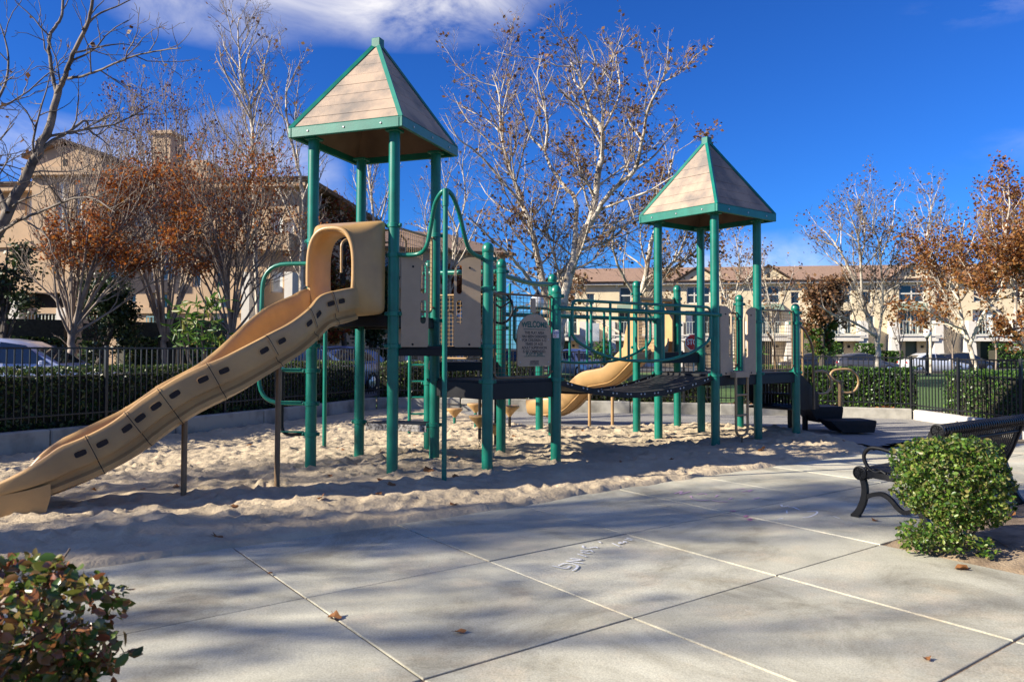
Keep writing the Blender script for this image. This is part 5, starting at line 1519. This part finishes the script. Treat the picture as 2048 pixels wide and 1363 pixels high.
class Facade:
    def __init__(s, root, a, b):
        s.root = root; s.a = Vector(a); s.X = (Vector(b) - Vector(a)).normalized(); s.W = (Vector(b) - Vector(a)).length
        s.N = V(s.X.y, -s.X.x, 0)
    def hit(s, px, py, off=0.):
        r = ray(px, py); o = V(0, 0, CAM_H); q = s.a + s.N * off
        t = (q - o).dot(s.N) / r.dot(s.N); p = o + r * t
        return (p - s.a).dot(s.X), p.z
    def pt(s, x, z, o=0.): return s.a + s.X * x + s.N * o + Z(z)
    def wall(s, x0, x1, z0, z1, m, holes=(), off=0., dep=.22, back=True, name='wall'):
        xs = sorted({x0, x1, *[h[0] for h in holes], *[h[2] for h in holes]}); zs = sorted({z0, z1, *[h[1] for h in holes], *[h[3] for h in holes]})
        xs = [x for x in xs if x0 <= x <= x1]; zs = [z for z in zs if z0 <= z <= z1]
        mb = MB()
        for xa, xb in zip(xs, xs[1:]):
            for za, zb in zip(zs, zs[1:]):
                cx, cz = (xa + xb) / 2, (za + zb) / 2
                if any(h[0] < cx < h[2] and h[1] < cz < h[3] for h in holes): continue
                mb.add([s.pt(xa, za, off), s.pt(xb, za, off), s.pt(xb, zb, off), s.pt(xa, zb, off)], [(0, 1, 2, 3)])
        for h in holes:
            a, b, c, d = (h[0], h[1]), (h[2], h[1]), (h[2], h[3]), (h[0], h[3])
            for p, q in ((a, b), (b, c), (c, d), (d, a)):
                mb.add([s.pt(*p, off), s.pt(*q, off), s.pt(*q, off - dep), s.pt(*p, off - dep)], [(0, 1, 2, 3)])
        return mb.build(name, m, s.root)
    def block(s, x0, x1, z0, z1, o0, o1, m, name='wall', parent=None):
        c = s.pt((x0 + x1) / 2, (z0 + z1) / 2, (o0 + o1) / 2)
        return MB().box(c, (x1 - x0, abs(o1 - o0), z1 - z0), (s.X, s.N, V(0, 0, 1))).build(name, m, parent or s.root)
    def window(s, x0, z0, x1, z1, off=0., nx=2, nz=1, curtain=False, fm=None, t=.06, arch=False):
        fm = fm or M_TRIMW; mb = MB()
        ax = (s.X, s.N, V(0, 0, 1)); o = off - .12
        for xx in [x0 + t / 2, x1 - t / 2] + [x0 + (x1 - x0) * k / nx for k in range(1, nx)]:
            mb.box(s.pt(xx, (z0 + z1) / 2, o), (t, .06, z1 - z0), ax)
        for zz in [z0 + t / 2, z1 - t / 2] + [z0 + (z1 - z0) * k / nz for k in range(1, nz)]:
            mb.box(s.pt((x0 + x1) / 2, zz, o + .002), (x1 - x0, .056, t), ax)
        w = mb.build('window', fm, s.root)
        for i in range(nx):
            xa, xb = x0 + (x1 - x0) * i / nx, x0 + (x1 - x0) * (i + 1) / nx
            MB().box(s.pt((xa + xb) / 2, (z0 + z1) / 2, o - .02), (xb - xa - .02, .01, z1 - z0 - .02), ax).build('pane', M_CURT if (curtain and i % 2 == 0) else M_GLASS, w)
        return w
    def rail(s, x0, x1, z0, z1, off, m, sp=.13, th=.03):
        ax = (s.X, s.N, V(0, 0, 1))
        o = MB().box(s.pt((x0 + x1) / 2, z1, off), (x1 - x0, th * 1.4, th * 1.4), ax).build('balcony_rail', m, s.root)
        MB().box(s.pt((x0 + x1) / 2, z0, off), (x1 - x0, th * 1.3, th * 1.3), ax).build('bottom_rail', m, o)
        n = max(2, int((x1 - x0) / sp))
        for k in range(n + 1):
            MB().box(s.pt(x0 + (x1 - x0) * k / n, (z0 + z1) / 2, off), (th, th, z1 - z0), ax).build('baluster', m, o)
        return o
def hip_roof(root, F, x0, x1, zE, zR, d, m, over=.5, ridge_in=3., name='roof', th=.16):
    # hipped roof over a block of depth d behind the facade
    A = [F.pt(x0 - over, zE, over), F.pt(x1 + over, zE, over), F.pt(x1 + over, zE, -d - over), F.pt(x0 - over, zE, -d - over)]
    Rr = [F.pt(x0 + ridge_in, zR, -d / 2), F.pt(x1 - ridge_in, zR, -d / 2)]
    mb = MB(); vs = A + Rr + [p - Z(th) for p in A]
    mb.add(vs, [(0, 1, 5, 4), (1, 2, 5), (2, 3, 4, 5), (3, 0, 4), (0, 6, 7, 1), (1, 7, 8, 2), (2, 8, 9, 3), (3, 9, 6, 0), (9, 8, 7, 6)])
    return mb.build(name, m, root)

# ---- tan apartment block on the left
aL, bL = V(-27.5, 31.2, 0), V(-7.95, 29.3, 0)
LB = empty('apartment_building', aL, 'tan stucco apartment block with chimney and tiled roof behind the crape myrtles', 'building')
FL = Facade(LB, aL, bL)
def Lr(px0, py0, px1, py1, off=0.):
    a = FL.hit(px0, py1, off); b = FL.hit(px1, py0, off)
    return (a[0], a[1], b[0], b[1])
zE = 7.75
holes = [Lr(50, 585, 128, 678), Lr(180, 600, 212, 676), Lr(297, 585, 346, 678), Lr(50, 395, 72, 440), Lr(268, 400, 312, 452), Lr(383, 530, 402, 574), Lr(428, 528, 452, 574), Lr(480, 560, 510, 640), Lr(360, 400, 392, 446),
         Lr(540, 540, 566, 585), Lr(470, 400, 500, 450), Lr(540, 420, 566, 470), Lr(566, 440, 588, 485), Lr(568, 560, 590, 640), Lr(256, 585, 272, 606), Lr(-20, 560, 20, 650), Lr(214, 500, 244, 560), Lr(300, 500, 345, 560), Lr(420, 600, 455, 660), Lr(200, 400, 236, 455), Lr(540, 610, 566, 660)]
FL.wall(0, FL.W, -.1, zE, M_TANW, holes, dep=.5)
FL.block(.3, FL.W - .3, -.1, zE - .05, -.55, -9.7, M_DARKIN, 'inner_rooms')
MB().add([FL.pt(FL.W, -.1), FL.pt(FL.W, -.1, -10), FL.pt(FL.W, zE, -10), FL.pt(FL.W, zE)], [(0, 1, 2, 3)]).build('wall', M_TANW, LB)
hip_roof(LB, FL, 0, FL.W, zE, 9.0, 10, M_TILE, .55, 4.)
FL.block(-.4, FL.W + .4, zE - .34, zE - .17, .05, .5, M_TANW, 'cornice')
for zz in (2.75, 5.3): FL.block(0, FL.W, zz, zz + .22, .01, .12, M_TANW, 'string_course')
for h in holes[3:7] + holes[8:13] + holes[14:15] + holes[16:]:
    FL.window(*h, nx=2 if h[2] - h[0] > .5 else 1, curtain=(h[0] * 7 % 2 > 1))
# blue balcony door, ground balcony
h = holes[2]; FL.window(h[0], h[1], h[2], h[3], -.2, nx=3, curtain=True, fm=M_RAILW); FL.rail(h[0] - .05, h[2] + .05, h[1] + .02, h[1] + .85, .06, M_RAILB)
FL.block(h[0] - .2, h[2] + .2, h[1] - .16, h[1], -.1, .3, M_TANW, 'balcony_slab')
h = holes[0]; FL.rail(h[0], h[2], h[1] + .12, h[1] + .98, .05, M_RAILW); FL.block(h[0] - .5, h[0] + .0, 0, h[3] - .2, -.2, .35, M_TRIMW, 'pier'); FL.block(h[2] - .05, h[2] + .5, 0, h[3] - .6, -.2, .35, M_TRIMW, 'pier')
h = holes[1]; FL.rail(h[0], h[2], h[1] + .12, h[1] + .98, .05, M_RAILW)
for (x0, y0, x1, y1) in ((478, 470, 592, 505), (340, 470, 470, 486)):
    q = Lr(x0, y0, x1, y1); FL.block(q[0], q[2], q[1], q[3], .02, .7, M_TANW, 'balcony_front')
for px_ in (500, 585):
    q = Lr(px_ - 12, 545, px_ + 6, 730, .4); FL.block(q[0], q[2], -.1, q[3], .1, .7, M_TRIMW, 'pier')
# projecting gabled bay with tall windows
q = Lr(62, 395, 197, 470, 1.1); ap = FL.hit(130, 292, 1.1)
bx0, bx1 = q[0], q[2]; zb0 = FL.hit(130, 470, 1.1)[1]; zb1 = FL.hit(130, 352, 1.1)[1]
hw = Lr(108, 362, 138, 468, 1.1), Lr(146, 362, 172, 468, 1.1)
FL.wall(bx0, bx1, zb0 - .2, zb1, M_TANW, [hw[0], hw[1]], off=1.1, dep=.3)
for sx in (bx0, bx1): MB().add([FL.pt(sx, zb0 - .2, 0), FL.pt(sx, zb0 - .2, 1.1), FL.pt(sx, zb1, 1.1), FL.pt(sx, zb1, 0)], [(0, 1, 2, 3)]).build('wall', M_TANW, LB)
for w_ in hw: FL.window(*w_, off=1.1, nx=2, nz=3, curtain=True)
FL.block(bx0 - .1, bx1 + .1, zb0 - .45, zb0 - .2, 0, 1.25, M_TANW, 'bay_base')
FL.block(bx0 - .25, bx1 + .25, zb1 + .0, zb1 + .3, 0, 1.35, M_TANW, 'cornice')
MB().prism([FL.pt(bx0 - .1, zb1 + .3, 1.1), FL.pt(bx1 + .1, zb1 + .3, 1.1), FL.pt(bx1 + .1, zb1 + .75, 1.1), FL.pt(ap[0] + .25, ap[1], 1.1), FL.pt(ap[0] - .25, ap[1], 1.1), FL.pt(bx0 - .1, zb1 + .75, 1.1)], -FL.N * 3.4).build('gable', M_TANW, LB)
for sgn, xe in ((-1, bx0 - .3), (1, bx1 + .3)):
    MB().prism([FL.pt(xe, zb1 + .66, 1.3), FL.pt(ap[0], ap[1] + .12, 1.3), FL.pt(ap[0], ap[1] + .24, 1.3), FL.pt(xe, zb1 + .80, 1.3)], -FL.N * 4).build('gable_roof', M_TILE, LB)
q = Lr(126, 318, 134, 338, 1.1); FL.block(q[0], q[2], q[1], q[3], 1.05, 1.12, M_DARKIN, 'vent')
# chimney
q0 = FL.hit(302, 420, -2.5); q1 = FL.hit(341, 268, -2.5)
c_ = FL.block(q0[0], q1[0], zE - .5, q1[1], -2.5, -3.6, M_TANW, 'chimney')
FL.block(q0[0] - .12, q1[0] + .12, q1[1], q1[1] + .14, -2.38, -3.72, M_TANW, 'chimney_cap', c_)
q0 = FL.hit(370, 420, -1.5); q1 = FL.hit(414, 320, -1.5)
FL.block(q0[0], q1[0], zE - .5, q1[1], -1.5, -3.0, M_TANW, 'stair_tower')

# ---- tan block behind the near tower
aM, bM = at(672, 745, 52), at(1010, 745, 57); aM.z = bM.z = 0
MBk = empty('apartment_building', aM, 'tan apartment block far behind the curved arch', 'building')
FM = Facade(MBk, aM, bM)
holes = []
for i in range(6):
    for z in (.6, 3.4, 6.1): holes.append((.8 + i * 1.9, z, 1.9 + i * 1.9, z + 1.6))
holes = [h for h in holes if h[2] < FM.W - .3]
FM.wall(0, FM.W, -.1, 8.3, M_TANW, holes, dep=.4)
FM.block(.3, FM.W - .3, -.1, 8.25, -.5, -8.7, M_DARKIN, 'inner_rooms')
for xx in (0, FM.W): MB().add([FM.pt(xx, -.1), FM.pt(xx, -.1, -9), FM.pt(xx, 8.3, -9), FM.pt(xx, 8.3)], [(0, 1, 2, 3)]).build('wall', M_TANW, MBk)
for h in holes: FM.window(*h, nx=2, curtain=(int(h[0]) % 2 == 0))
for z in (3.1, 5.8): FM.block(.4, FM.W - .4, z - .3, z + .5, .02, .55, M_TANW, 'balcony_front')
hip_roof(MBk, FM, 0, FM.W, 8.3, 10.2, 9, M_TILE, .6, 3)

# ---- cream apartment row
aR, bR = at(1085, 745, 70), at(2230, 745, 63); aR.z = bR.z = 0
RBd = empty('apartment_building', aR, 'long cream stucco apartment row with white balconies and brown tiled roof', 'building')
FR_ = Facade(RBd, aR, bR)
UW = 5.75; nU = int(FR_.W / UW); zE2 = 7.3
holes, doors, bal, upw, small = [], [], [], [], []
sc0 = FR_.hit(1825, 700)[0] % UW
for i in range(-1, nU + 1):
    x = i * UW + sc0
    if x < 1.2 or x > FR_.W - 2: continue
    doors.append((x - .55, 0.05, x + .35, 2.25)); bal.append((x - 1.1, 2.72, x + 1.1, 4.75)); upw.append((x - 1.0, 5.35, x + 1.0, 6.85)); small.append((x + 1.9, 5.3, x + 2.6, 6.3)); small.append((x + 2.2, 3.2, x + 2.8, 4.3))
holes = doors + bal + upw + [s_ for s_ in small if s_[2] < FR_.W - .2]
FR_.wall(0, FR_.W, -.2, zE2, M_CREAMW, holes, dep=.45)
FR_.block(0, FR_.W, -.2, zE2 - .02, -.5, -10, M_DARKIN, 'inner_rooms')
for k, h in enumerate(doors):
    FR_.block(h[0], h[2], h[1], h[3], -.2, -.28, M_DOORG, 'door'); FR_.block(h[2] + .3, h[2] + .5, 1.6, 1.8, .0, .06, M_DARKIN, 'wall_lamp')
for k, h in enumerate(bal):
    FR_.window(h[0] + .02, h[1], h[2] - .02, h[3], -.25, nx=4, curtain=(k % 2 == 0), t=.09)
    b_ = FR_.block(h[0] - .5, h[2] + .5, 2.15, 2.55, .02, 1.25, M_TRIMW, 'balcony'); FR_.block(h[0] - .6, h[2] + .6, 2.55, 2.68, .02, 1.35, M_TRIMW, 'balcony_floor', b_)
    FR_.rail(h[0], h[2], 2.72, 3.75, 1.2, M_RAILW, .24, .035)
    for sx in (h[0] - .95, h[2] + .15):
        FR_.block(sx + .1, sx + .7, 2.4, 3.8, .02, 1.3, M_TRIMW, 'balcony_pier'); 
        c = FR_.pt(sx + .4, .95, .66); MB().box(c, (.9, 1.2, 2.9), (FR_.X, FR_.N, V(0, 0, 1)), taper=.72).build('pier', M_TRIMW, RBd)
    if k % 2: MB().prism([FR_.pt(h[0] - .1, h[3] + .1, .02), FR_.pt(h[0] - .1, h[3] + .55, .02), FR_.pt(h[0] - .1, h[3] + .0, 1.0), FR_.pt(h[0] - .1, h[3] - .1, 1.0)], FR_.X * 2.4).build('awning', M_AWN, RBd)
for k, h in enumerate(upw):
    FR_.window(h[0], h[1], h[2], h[3], nx=2 if k % 2 else 3, nz=2, curtain=False, t=.10)
    arc = [FR_.pt((h[0] + h[2]) / 2 + 1.25 * math.cos(a), h[3] - .05 + .55 * math.sin(a), .03) for a in np.linspace(0, math.pi, 13)]
    MB().tube(arc, .11, 6).build('window_arch', M_TRIMW, RBd, smooth=50)
    if k % 3 != 1:
        MB().prism([FR_.pt(h[0] - .9, zE2 - .1, .35), FR_.pt(h[2] + .9, zE2 - .1, .35), FR_.pt((h[0] + h[2]) / 2, zE2 + 1.15, .35)], -FR_.N * 4.5).build('gable', M_CREAMW, RBd)
        for sgn, xe in ((-1, h[0] - 1.25), (1, h[2] + 1.25)):
            xm = (h[0] + h[2]) / 2
            MB().prism([FR_.pt(xe, zE2 - .22, .6), FR_.pt(xm, zE2 + 1.2, .6), FR_.pt(xm, zE2 + 1.34, .6), FR_.pt(xe, zE2 - .08, .6)], -FR_.N * 5).build('gable_roof', M_TILE2, RBd)
        FR_.block((h[0] + h[2]) / 2 - .14, (h[0] + h[2]) / 2 + .14, zE2 + .2, zE2 + .62, .35, .37, M_DARKIN, 'vent')
for s_ in small:
    if s_[2] < FR_.W - .2: FR_.window(*s_, nx=1, t=.07)
FR_.block(-.3, FR_.W + .3, zE2 - .3, zE2 - .14, .03, .5, M_TRIMW, 'cornice')
hip_roof(RBd, FR_, 0, FR_.W, zE2, 9.0, 10, M_TILE2, .6, 3)

# ================================================================== parked cars
M_TYRE = mat('tyre_rubber', (.012, .012, .012), .85)
M_RIM = mat('alloy_rim', (.5, .5, .52), .3, metal=.8)
M_TAIL = mat('red_lamp_lens', (.35, .01, .01), .2)
M_HEAD = mat('clear_lamp_lens', (.7, .72, .74), .12)
M_CGLASS = mat('car_glass', (.012, .016, .022), .04, spec=1.)
def car(loc, rz, col, label, hatch=False, L=4.5, W=.88):
    paint = mat('car_paint', col, .28, metal=.25, spec=.6, coat=.6)
    root = empty('parked_car', (0, 0, 0), label, 'car', 'cars parked along the streets')
    # nose at -x ... tail at +x
    sec = [(-L / 2, .45, .60, .62), (-L / 2 + .12, .32, .70, .76), (-L / 2 + .6, .24, .80, .85), (-1.0, .22, .90, .88), (-.2, .22, .93, .88), (.8, .22, .95, .88), (1.5, .24, .98, .87), (L / 2 - .35, .26, .99, .83), (L / 2 - .08, .34, .93, .77), (L / 2, .46, .78, .70)]
    rg = []
    for x, zl, zh, w in sec:
        rg.append([V(x, -w * .90, zl), V(x, -w, zl + .16), V(x, -w * 1.0, zh - .22), V(x, -w * .97, zh - .06), V(x, -w * .86, zh), V(x, w * .86, zh), V(x, w * .97, zh - .06), V(x, w, zh - .22), V(x, w, zl + .16), V(x, w * .90, zl)])
    MB().loft(rg, caps=True).build('body', paint, root, smooth=35)
    xr = (L / 2 - .12) if hatch else 1.75
    gh = [(-1.02, .90, .02), (-.45, .92, .33), (-.10, .93, .48), (.35, .94, .535), (.9, .95, .50), (xr - .35 if hatch else 1.25, .96, .36), (xr, .97, .02)]
    rg = []
    for x, zb, hh in gh:
        wt = .80 - .26 * hh
        rg.append([V(x, -.80, zb - .03), V(x, -wt - .02, zb + hh * .86), V(x, -wt * .86, zb + hh), V(x, wt * .86, zb + hh), V(x, wt + .02, zb + hh * .86), V(x, .80, zb - .03)])
    cab = MB().loft(rg, caps=True).build('cabin', paint, root, smooth=35)
    for s in (-1, 1):
        for P in ([(-.80, .96), (-.32, 1.33), (.16, 1.40), (.16, .97)], [(.24, .97), (.24, 1.40), (.80, 1.385), (1.12 if not hatch else 1.35, 1.22), (1.42 if not hatch else 1.62, 1.0)]):
            q = []
            for x, z in P:
                y = .80 - .26 * (z - .93) * .94
                q.append(V(x, s * (y + .006 + .012), z))
            if s > 0: q = q[::-1]
            MB().prism(q, V(0, s * .006, 0)).build('side_window', M_CGLASS, cab)
        for x in (-1.36, 1.36):
            ax = (V(1, 0, 0), V(0, 0, 1), V(0, s, 0))
            w_ = MB().lathe([(.19, -.10), (.30, -.10), (.325, -.06), (.325, .06), (.30, .10), (.21, .10), (.20, .07), (.02, .06)], V(x, s * .78, .325), 20, ax).build('wheel', M_TYRE, root, smooth=40)
            MB().lathe([(.20, .0), (.205, .085), (.18, .09), (.05, .10), (.02, .11)], V(x, s * .78, .325), 14, ax).build('rim', M_RIM, w_, smooth=40)
        MB().bbox(V(-L / 2 + .14, s * .58, .62), (.2, .3, .12), b=.03).build('headlight', M_HEAD, root)
        MB().bbox(V(L / 2 - .10, s * .62, .78), (.2, .26, .16), b=.03).build('tail_light', M_TAIL, root)
        MB().bbox(V(-.72, s * .95, .98), (.10, .14, .10), b=.03).build('wing_mirror', paint, root)
    MB().prism([V(-.98, -.66, .915), V(-.98, .66, .915), V(-.47, .60, 1.245), V(-.47, -.60, 1.245)], V(-.012, 0, .018)).build('windscreen', M_CGLASS, cab)
    xb = xr
    MB().prism([V(xb - .02, .64, .985), V(xb - .02, -.64, .985), V(gh[-2][0] + .02, -.58, 1.30), V(gh[-2][0] + .02, .58, 1.30)], V(.012, 0, .015)).build('rear_window', M_CGLASS, cab)
    MB().bbox(V(L / 2 + .005, 0, .62), (.02, .5, .12), b=.004).build('number_plate', M_WHITE, root)
    root.location = loc; root.rotation_euler = (0, 0, rz)
    return root
ang = math.atan2(7.8, 3.6)
p = at(48, 745, 16.6); p.z = .18
car(p, math.pi + .16, (.42, .46, .62), 'lavender blue sedan parked behind the long hedge at the picture edge')
p = at(650, 745, 25); p.z = .06
car(p, ang, (.05, .09, .25), 'dark blue car parked behind the fence below the slide hood', True)
p = at(560, 745, 22); p.z = .06
car(p, ang, (.5, .5, .52), 'silver car glimpsed behind the fence under the slide', False)
p = at(1165, 745, 40); p.z = -.02
car(p, 1.9, (.45, .46, .56), 'pale violet car seen through the bridge rails', True)
p = at(1612, 750, 57.5); p.z = -.25
car(p, .0, (.02, .022, .03), 'black car half hidden behind the tan handrail', False)
p = at(1729, 752, 57); p.z = -.25
car(p, math.pi - .0, (.09, .09, .105), 'dark grey hatchback parked before the cream row', True)
p = at(1866, 750, 57); p.z = -.25
car(p, math.pi, (.72, .74, .78), 'white sedan parked by the street lamp', False)
p = at(1930, 748, 60.5); p.z = -.2
car(p, math.pi, (.03, .03, .035), 'dark car behind the white sedan', True)
p = at(985, 745, 36); p.z = 0
car(p, .3, (.02, .02, .025), 'black car low behind the far hedge below the panels', False)

# ================================================================== street furniture
M_GLOBE = mat('frosted_globe', (.75, .74, .70), .35)
def lamp(px_, ytop, Y, lab):
    b = at(px_, 745, Y); b.z = -.05; zt = at(px_, ytop, Y).z
    root = empty('street_lamp', b, lab, 'street lamp')
    MB().lathe([(.16, 0), (.16, .12), (.10, .2), (.065, .5), (.055, zt - .62 - b.z), (.09, zt - .58 - b.z), (.09, zt - .54 - b.z), (.04, zt - .5 - b.z)], b, 12).build('post', M_BLACKM, root, smooth=40)
    MB().lathe([(.08, zt - .54 - b.z), (.17, zt - .44 - b.z), (.23, zt - .30 - b.z), (.21, zt - .16 - b.z), (.14, zt - .07 - b.z), (.06, zt - .02 - b.z)], b, 16).build('globe', M_GLOBE, root, smooth=60)
    MB().lathe([(.09, zt - .05 - b.z), (.10, zt - .02 - b.z), (.05, zt + .05 - b.z), (.02, zt + .14 - b.z)], b, 10).build('finial', M_BLACKM, root, smooth=40)
lamp(1855, 656, 45, 'black street lamp with white globe before the cream row')
lamp(1074, 588, 24, 'street lamp with pale globe behind the welcome board')
# stop sign
Y = 30; c = at(1387, 684, Y); b = V(c.x, c.y, -.05)
root = empty('stop_sign', b, 'red octagonal stop sign seen between the far tower posts', 'sign')
MB().tube([b, c + V(0, .03, .1)], .03, 8).build('pole', M_STEEL, root)
oct_ = lambda r_: [c + V(r_ * math.cos(math.pi / 8 + k * math.pi / 4), -.0, r_ * math.sin(math.pi / 8 + k * math.pi / 4)) for k in range(8)]
pl = MB().prism(oct_(.335), V(0, .012, 0)).build('sign_plate', M_WHITE, root)
MB().prism([p + V(0, -.004, 0) for p in oct_(.305)], V(0, .003, 0)).build('red_field', M_RED, pl)
sign_text('STOP', 0, 0, .30, M_WHITE, .006, .70, parent=pl, org=c, XX=V(1, 0, 0), NN=V(0, -1, 0), off=.008)
# pale notice board among the trees
Y = 27; c = at(1185, 664, Y); b = V(c.x, c.y, 0)
root = empty('notice_board', b, 'blank pale notice board on a post seen through the bridge rails', 'sign')
MB().bbox(c, (.46, .03, .62), b=.01).build('board', M_WHITE, root)
MB().tube([b, c + V(0, .04, .2)], .03, 8).build('post', M_STEEL, root)

# ================================================================== chalk marks and fallen leaves
def chalk(name, strokes, w, m, lab):
    mb = MB()
    for S in strokes:
        P = [gr(x, y, .0055) for x, y in S]
        P = catmull(P, 4) if len(P) > 2 else P
        Lp, Rp = [], []
        for i, p in enumerate(P):
            t = (P[min(i + 1, len(P) - 1)] - P[max(0, i - 1)]); t.z = 0; t.normalize()
            nn = V(-t.y, t.x, 0); ww = w * rnd.uniform(.6, 1.2)
            Lp.append(p + nn * ww); Rp.append(p - nn * ww)
        n = len(P)
        mb.add(Lp + Rp, [(i, i + 1, n + i + 1, n + i) for i in range(n - 1)])
    return tag(mb.build(name, m), lab, 'chalk marks', kind='stuff')
z1 = lambda L: [(1080 + x / 8.533, 1060 + y / 8.533) for x, y in L]
chalk('chalk_writing', [z1(l) for l in ([(210, 600), (430, 645), (510, 605)], [(310, 600), (380, 568), (470, 558), (570, 570), (640, 610), (600, 660), (545, 685)], [(430, 515), (540, 515), (740, 495)], [(440, 518), (560, 535), (740, 555)], [(510, 475), (740, 495)],
    [(635, 395), (790, 445)], [(690, 370), (860, 390)], [(690, 335), (770, 350), (850, 335), (905, 365)], [(740, 255), (730, 280), (780, 300), (880, 290), (950, 278), (985, 300)], [(1000, 185), (1040, 210)], [(1230, 215), (1360, 270)], [(1340, 205), (1380, 190), (1350, 225), (1420, 205), (1440, 180), (1480, 200)], [(1440, 150), (1570, 165)], [(1480, 125), (1580, 150)])],
    .008, M_CHALK_W, 'white chalk writing scratched on the slab below the joint')
z2 = lambda L: [(1320 + x / 5.689, 960 + y / 5.689) for x, y in L]
chalk('chalk_drawing', [z2(l) for l in ([(165, 150), (250, 120), (230, 155), (340, 125)], [(530, 160), (500, 148), (420, 160)], [(350, 175), (370, 205), (440, 225), (560, 225)], [(660, 165), (625, 190)], [(590, 225), (680, 240), (770, 242)], [(860, 100), (970, 92)], [(930, 130), (1050, 105), (1000, 130)], [(780, 215), (820, 195)], [(1060, 215), (1130, 195)])],
    .011, M_CHALK_P, 'faint pink chalk drawing near the sand edge')
chalk('chalk_drawing', [z2(l) for l in ([(1380, 275), (1395, 298), (1460, 285)], [(1460, 298), (1520, 305), (1590, 335)], [(1670, 355), (1780, 350), (1775, 380), (1700, 412), (1620, 420)], [(1440, 340), (1445, 375)], [(1340, 440), (1400, 428)], [(1970, 405), (2040, 430)])],
    .010, M_CHALK_W, 'white chalk curves on the slab in front of the bench')
pk = [[(960, 405), (1000, 398)], [(985, 415), (950, 410)], [(990, 440), (1050, 432)], [(1000, 448), (1045, 455)], [(800, 345), (860, 345)]]
M_CHALK_PP = mat('strong_pink_chalk', (.62, .22, .38), .95)
chalk('chalk_smudge', [z2(l) for l in pk], .016, M_CHALK_PP, 'bright pink chalk smudge beside the slab corner')

LEAFL = leaf_mat('fallen_leaf', [(.12, .045, .02), (.22, .08, .025), (.30, .13, .04), (.10, .05, .03)], .7, .2)
def leaf_shape(seed):
    g = np.random.default_rng(seed); mb = MB(); n = 15; pts = []
    for k in range(n):
        a = 2 * math.pi * k / n
        r_ = (.6 + .4 * abs(math.cos(2.5 * a))) * g.uniform(.85, 1.1)
        pts.append(V(r_ * math.cos(a), r_ * math.sin(a) * .8, .25 * math.sin(a * 2 + seed) * r_ + .18 * r_ * r_ + .06))
    mb.add([V(0, 0, .04)] + pts, [(0, 1 + k, 1 + (k + 1) % n) for k in range(n)])
    mb.tube([V(0, 0, .05), V(-.6, .1, .1), V(-1.3, .1, .25)], .03, 4)
    o = mb.build('fallen_leaf', LEAFL); me = o.data; bpy.data.objects.remove(o); return me
LS = [leaf_shape(k) for k in range(5)]
def leaf(p, s, k, lab, grp=None, tilt=0.):
    o = link('fallen_leaf', LS[k % 5], None, p); o.scale = (s, s, s); o.rotation_euler = (tilt, tilt * .5, (k * 1.7) % 6.28)
    tag(o, lab, 'leaf', grp)
for (x, y, s, lab) in ((668, 1234, .055, 'curled brown leaf on the slab left of the joint crossing'), (920, 1263, .035, 'small dark leaf on the slab below the middle of the picture'), (1925, 1136, .06, 'orange leaf at the edge of the bed below the round shrub'), (1750, 1040, .04, 'dry leaf with long stalk on the slab by the bench foot'),
                      (1853, 1316, .028, 'tiny leaf on the lowest slab near the corner'), (540, 1146, .022, 'tiny leaf fragment on the slab near the sand')):
    leaf(gr(x, y, .008), s, int(x), lab)
for (x, y, s, lab) in ((857, 950, .075, 'upright red-brown leaf in the sand near the sliding pole'), (783, 975, .06, 'leaf at the foot of the front tower post'), (433, 1068, .06, 'brown leaf in the sand below the slide pole'), (183, 988, .05, 'reddish leaf in the sand behind the slide exit'), (466, 1024, .05, 'flat brown leaf in the shaded sand'), (1524, 905, .06, 'yellow leaf in the shaded sand before the brown ladder')):
    p = gr(x, y, .06); p.z = sand_z(p.x, p.y) + .01
    leaf(p, s, int(x), lab, None, .5)
g = np.random.default_rng(91)
for k in range(70):
    x, y = g.uniform(-5, 5.5), g.uniform(6.5, 14)
    s_, t_ = to_st(x, y)
    if t_ > -1.1 or (x > RBX[0] and y > rubber_y(x) - .3): continue
    leaf(V(x, y, sand_z(x, y) + .006), g.uniform(.022, .048), k, 'small dark dry leaf scattered on the sand', 'dry leaves scattered on the sand', g.uniform(0, .7))
for k in range(60):
    j = g.integers(8, len(BW) - 1); p = BW[j].lerp(BW[j + 1], g.uniform(0, 1)) if j + 1 < len(BW) else BW[j]
    leaf(V(p.x + g.uniform(-.1, .1), p.y + g.uniform(.22, .5), .24), g.uniform(.05, .09), k, 'orange-brown leaf piled under the far hedge', 'leaves piled under the far hedge', g.uniform(0, .9))
for k in range(26):
    s_, t_ = g.uniform(2.1, 4.2), g.uniform(1.1, 2.6)
    p = st(s_, t_, .065); leaf(p, g.uniform(.03, .06), k, 'brown leaf lying in the bed by the round shrub', 'leaves lying in the bed by the shrub', g.uniform(0, .9))
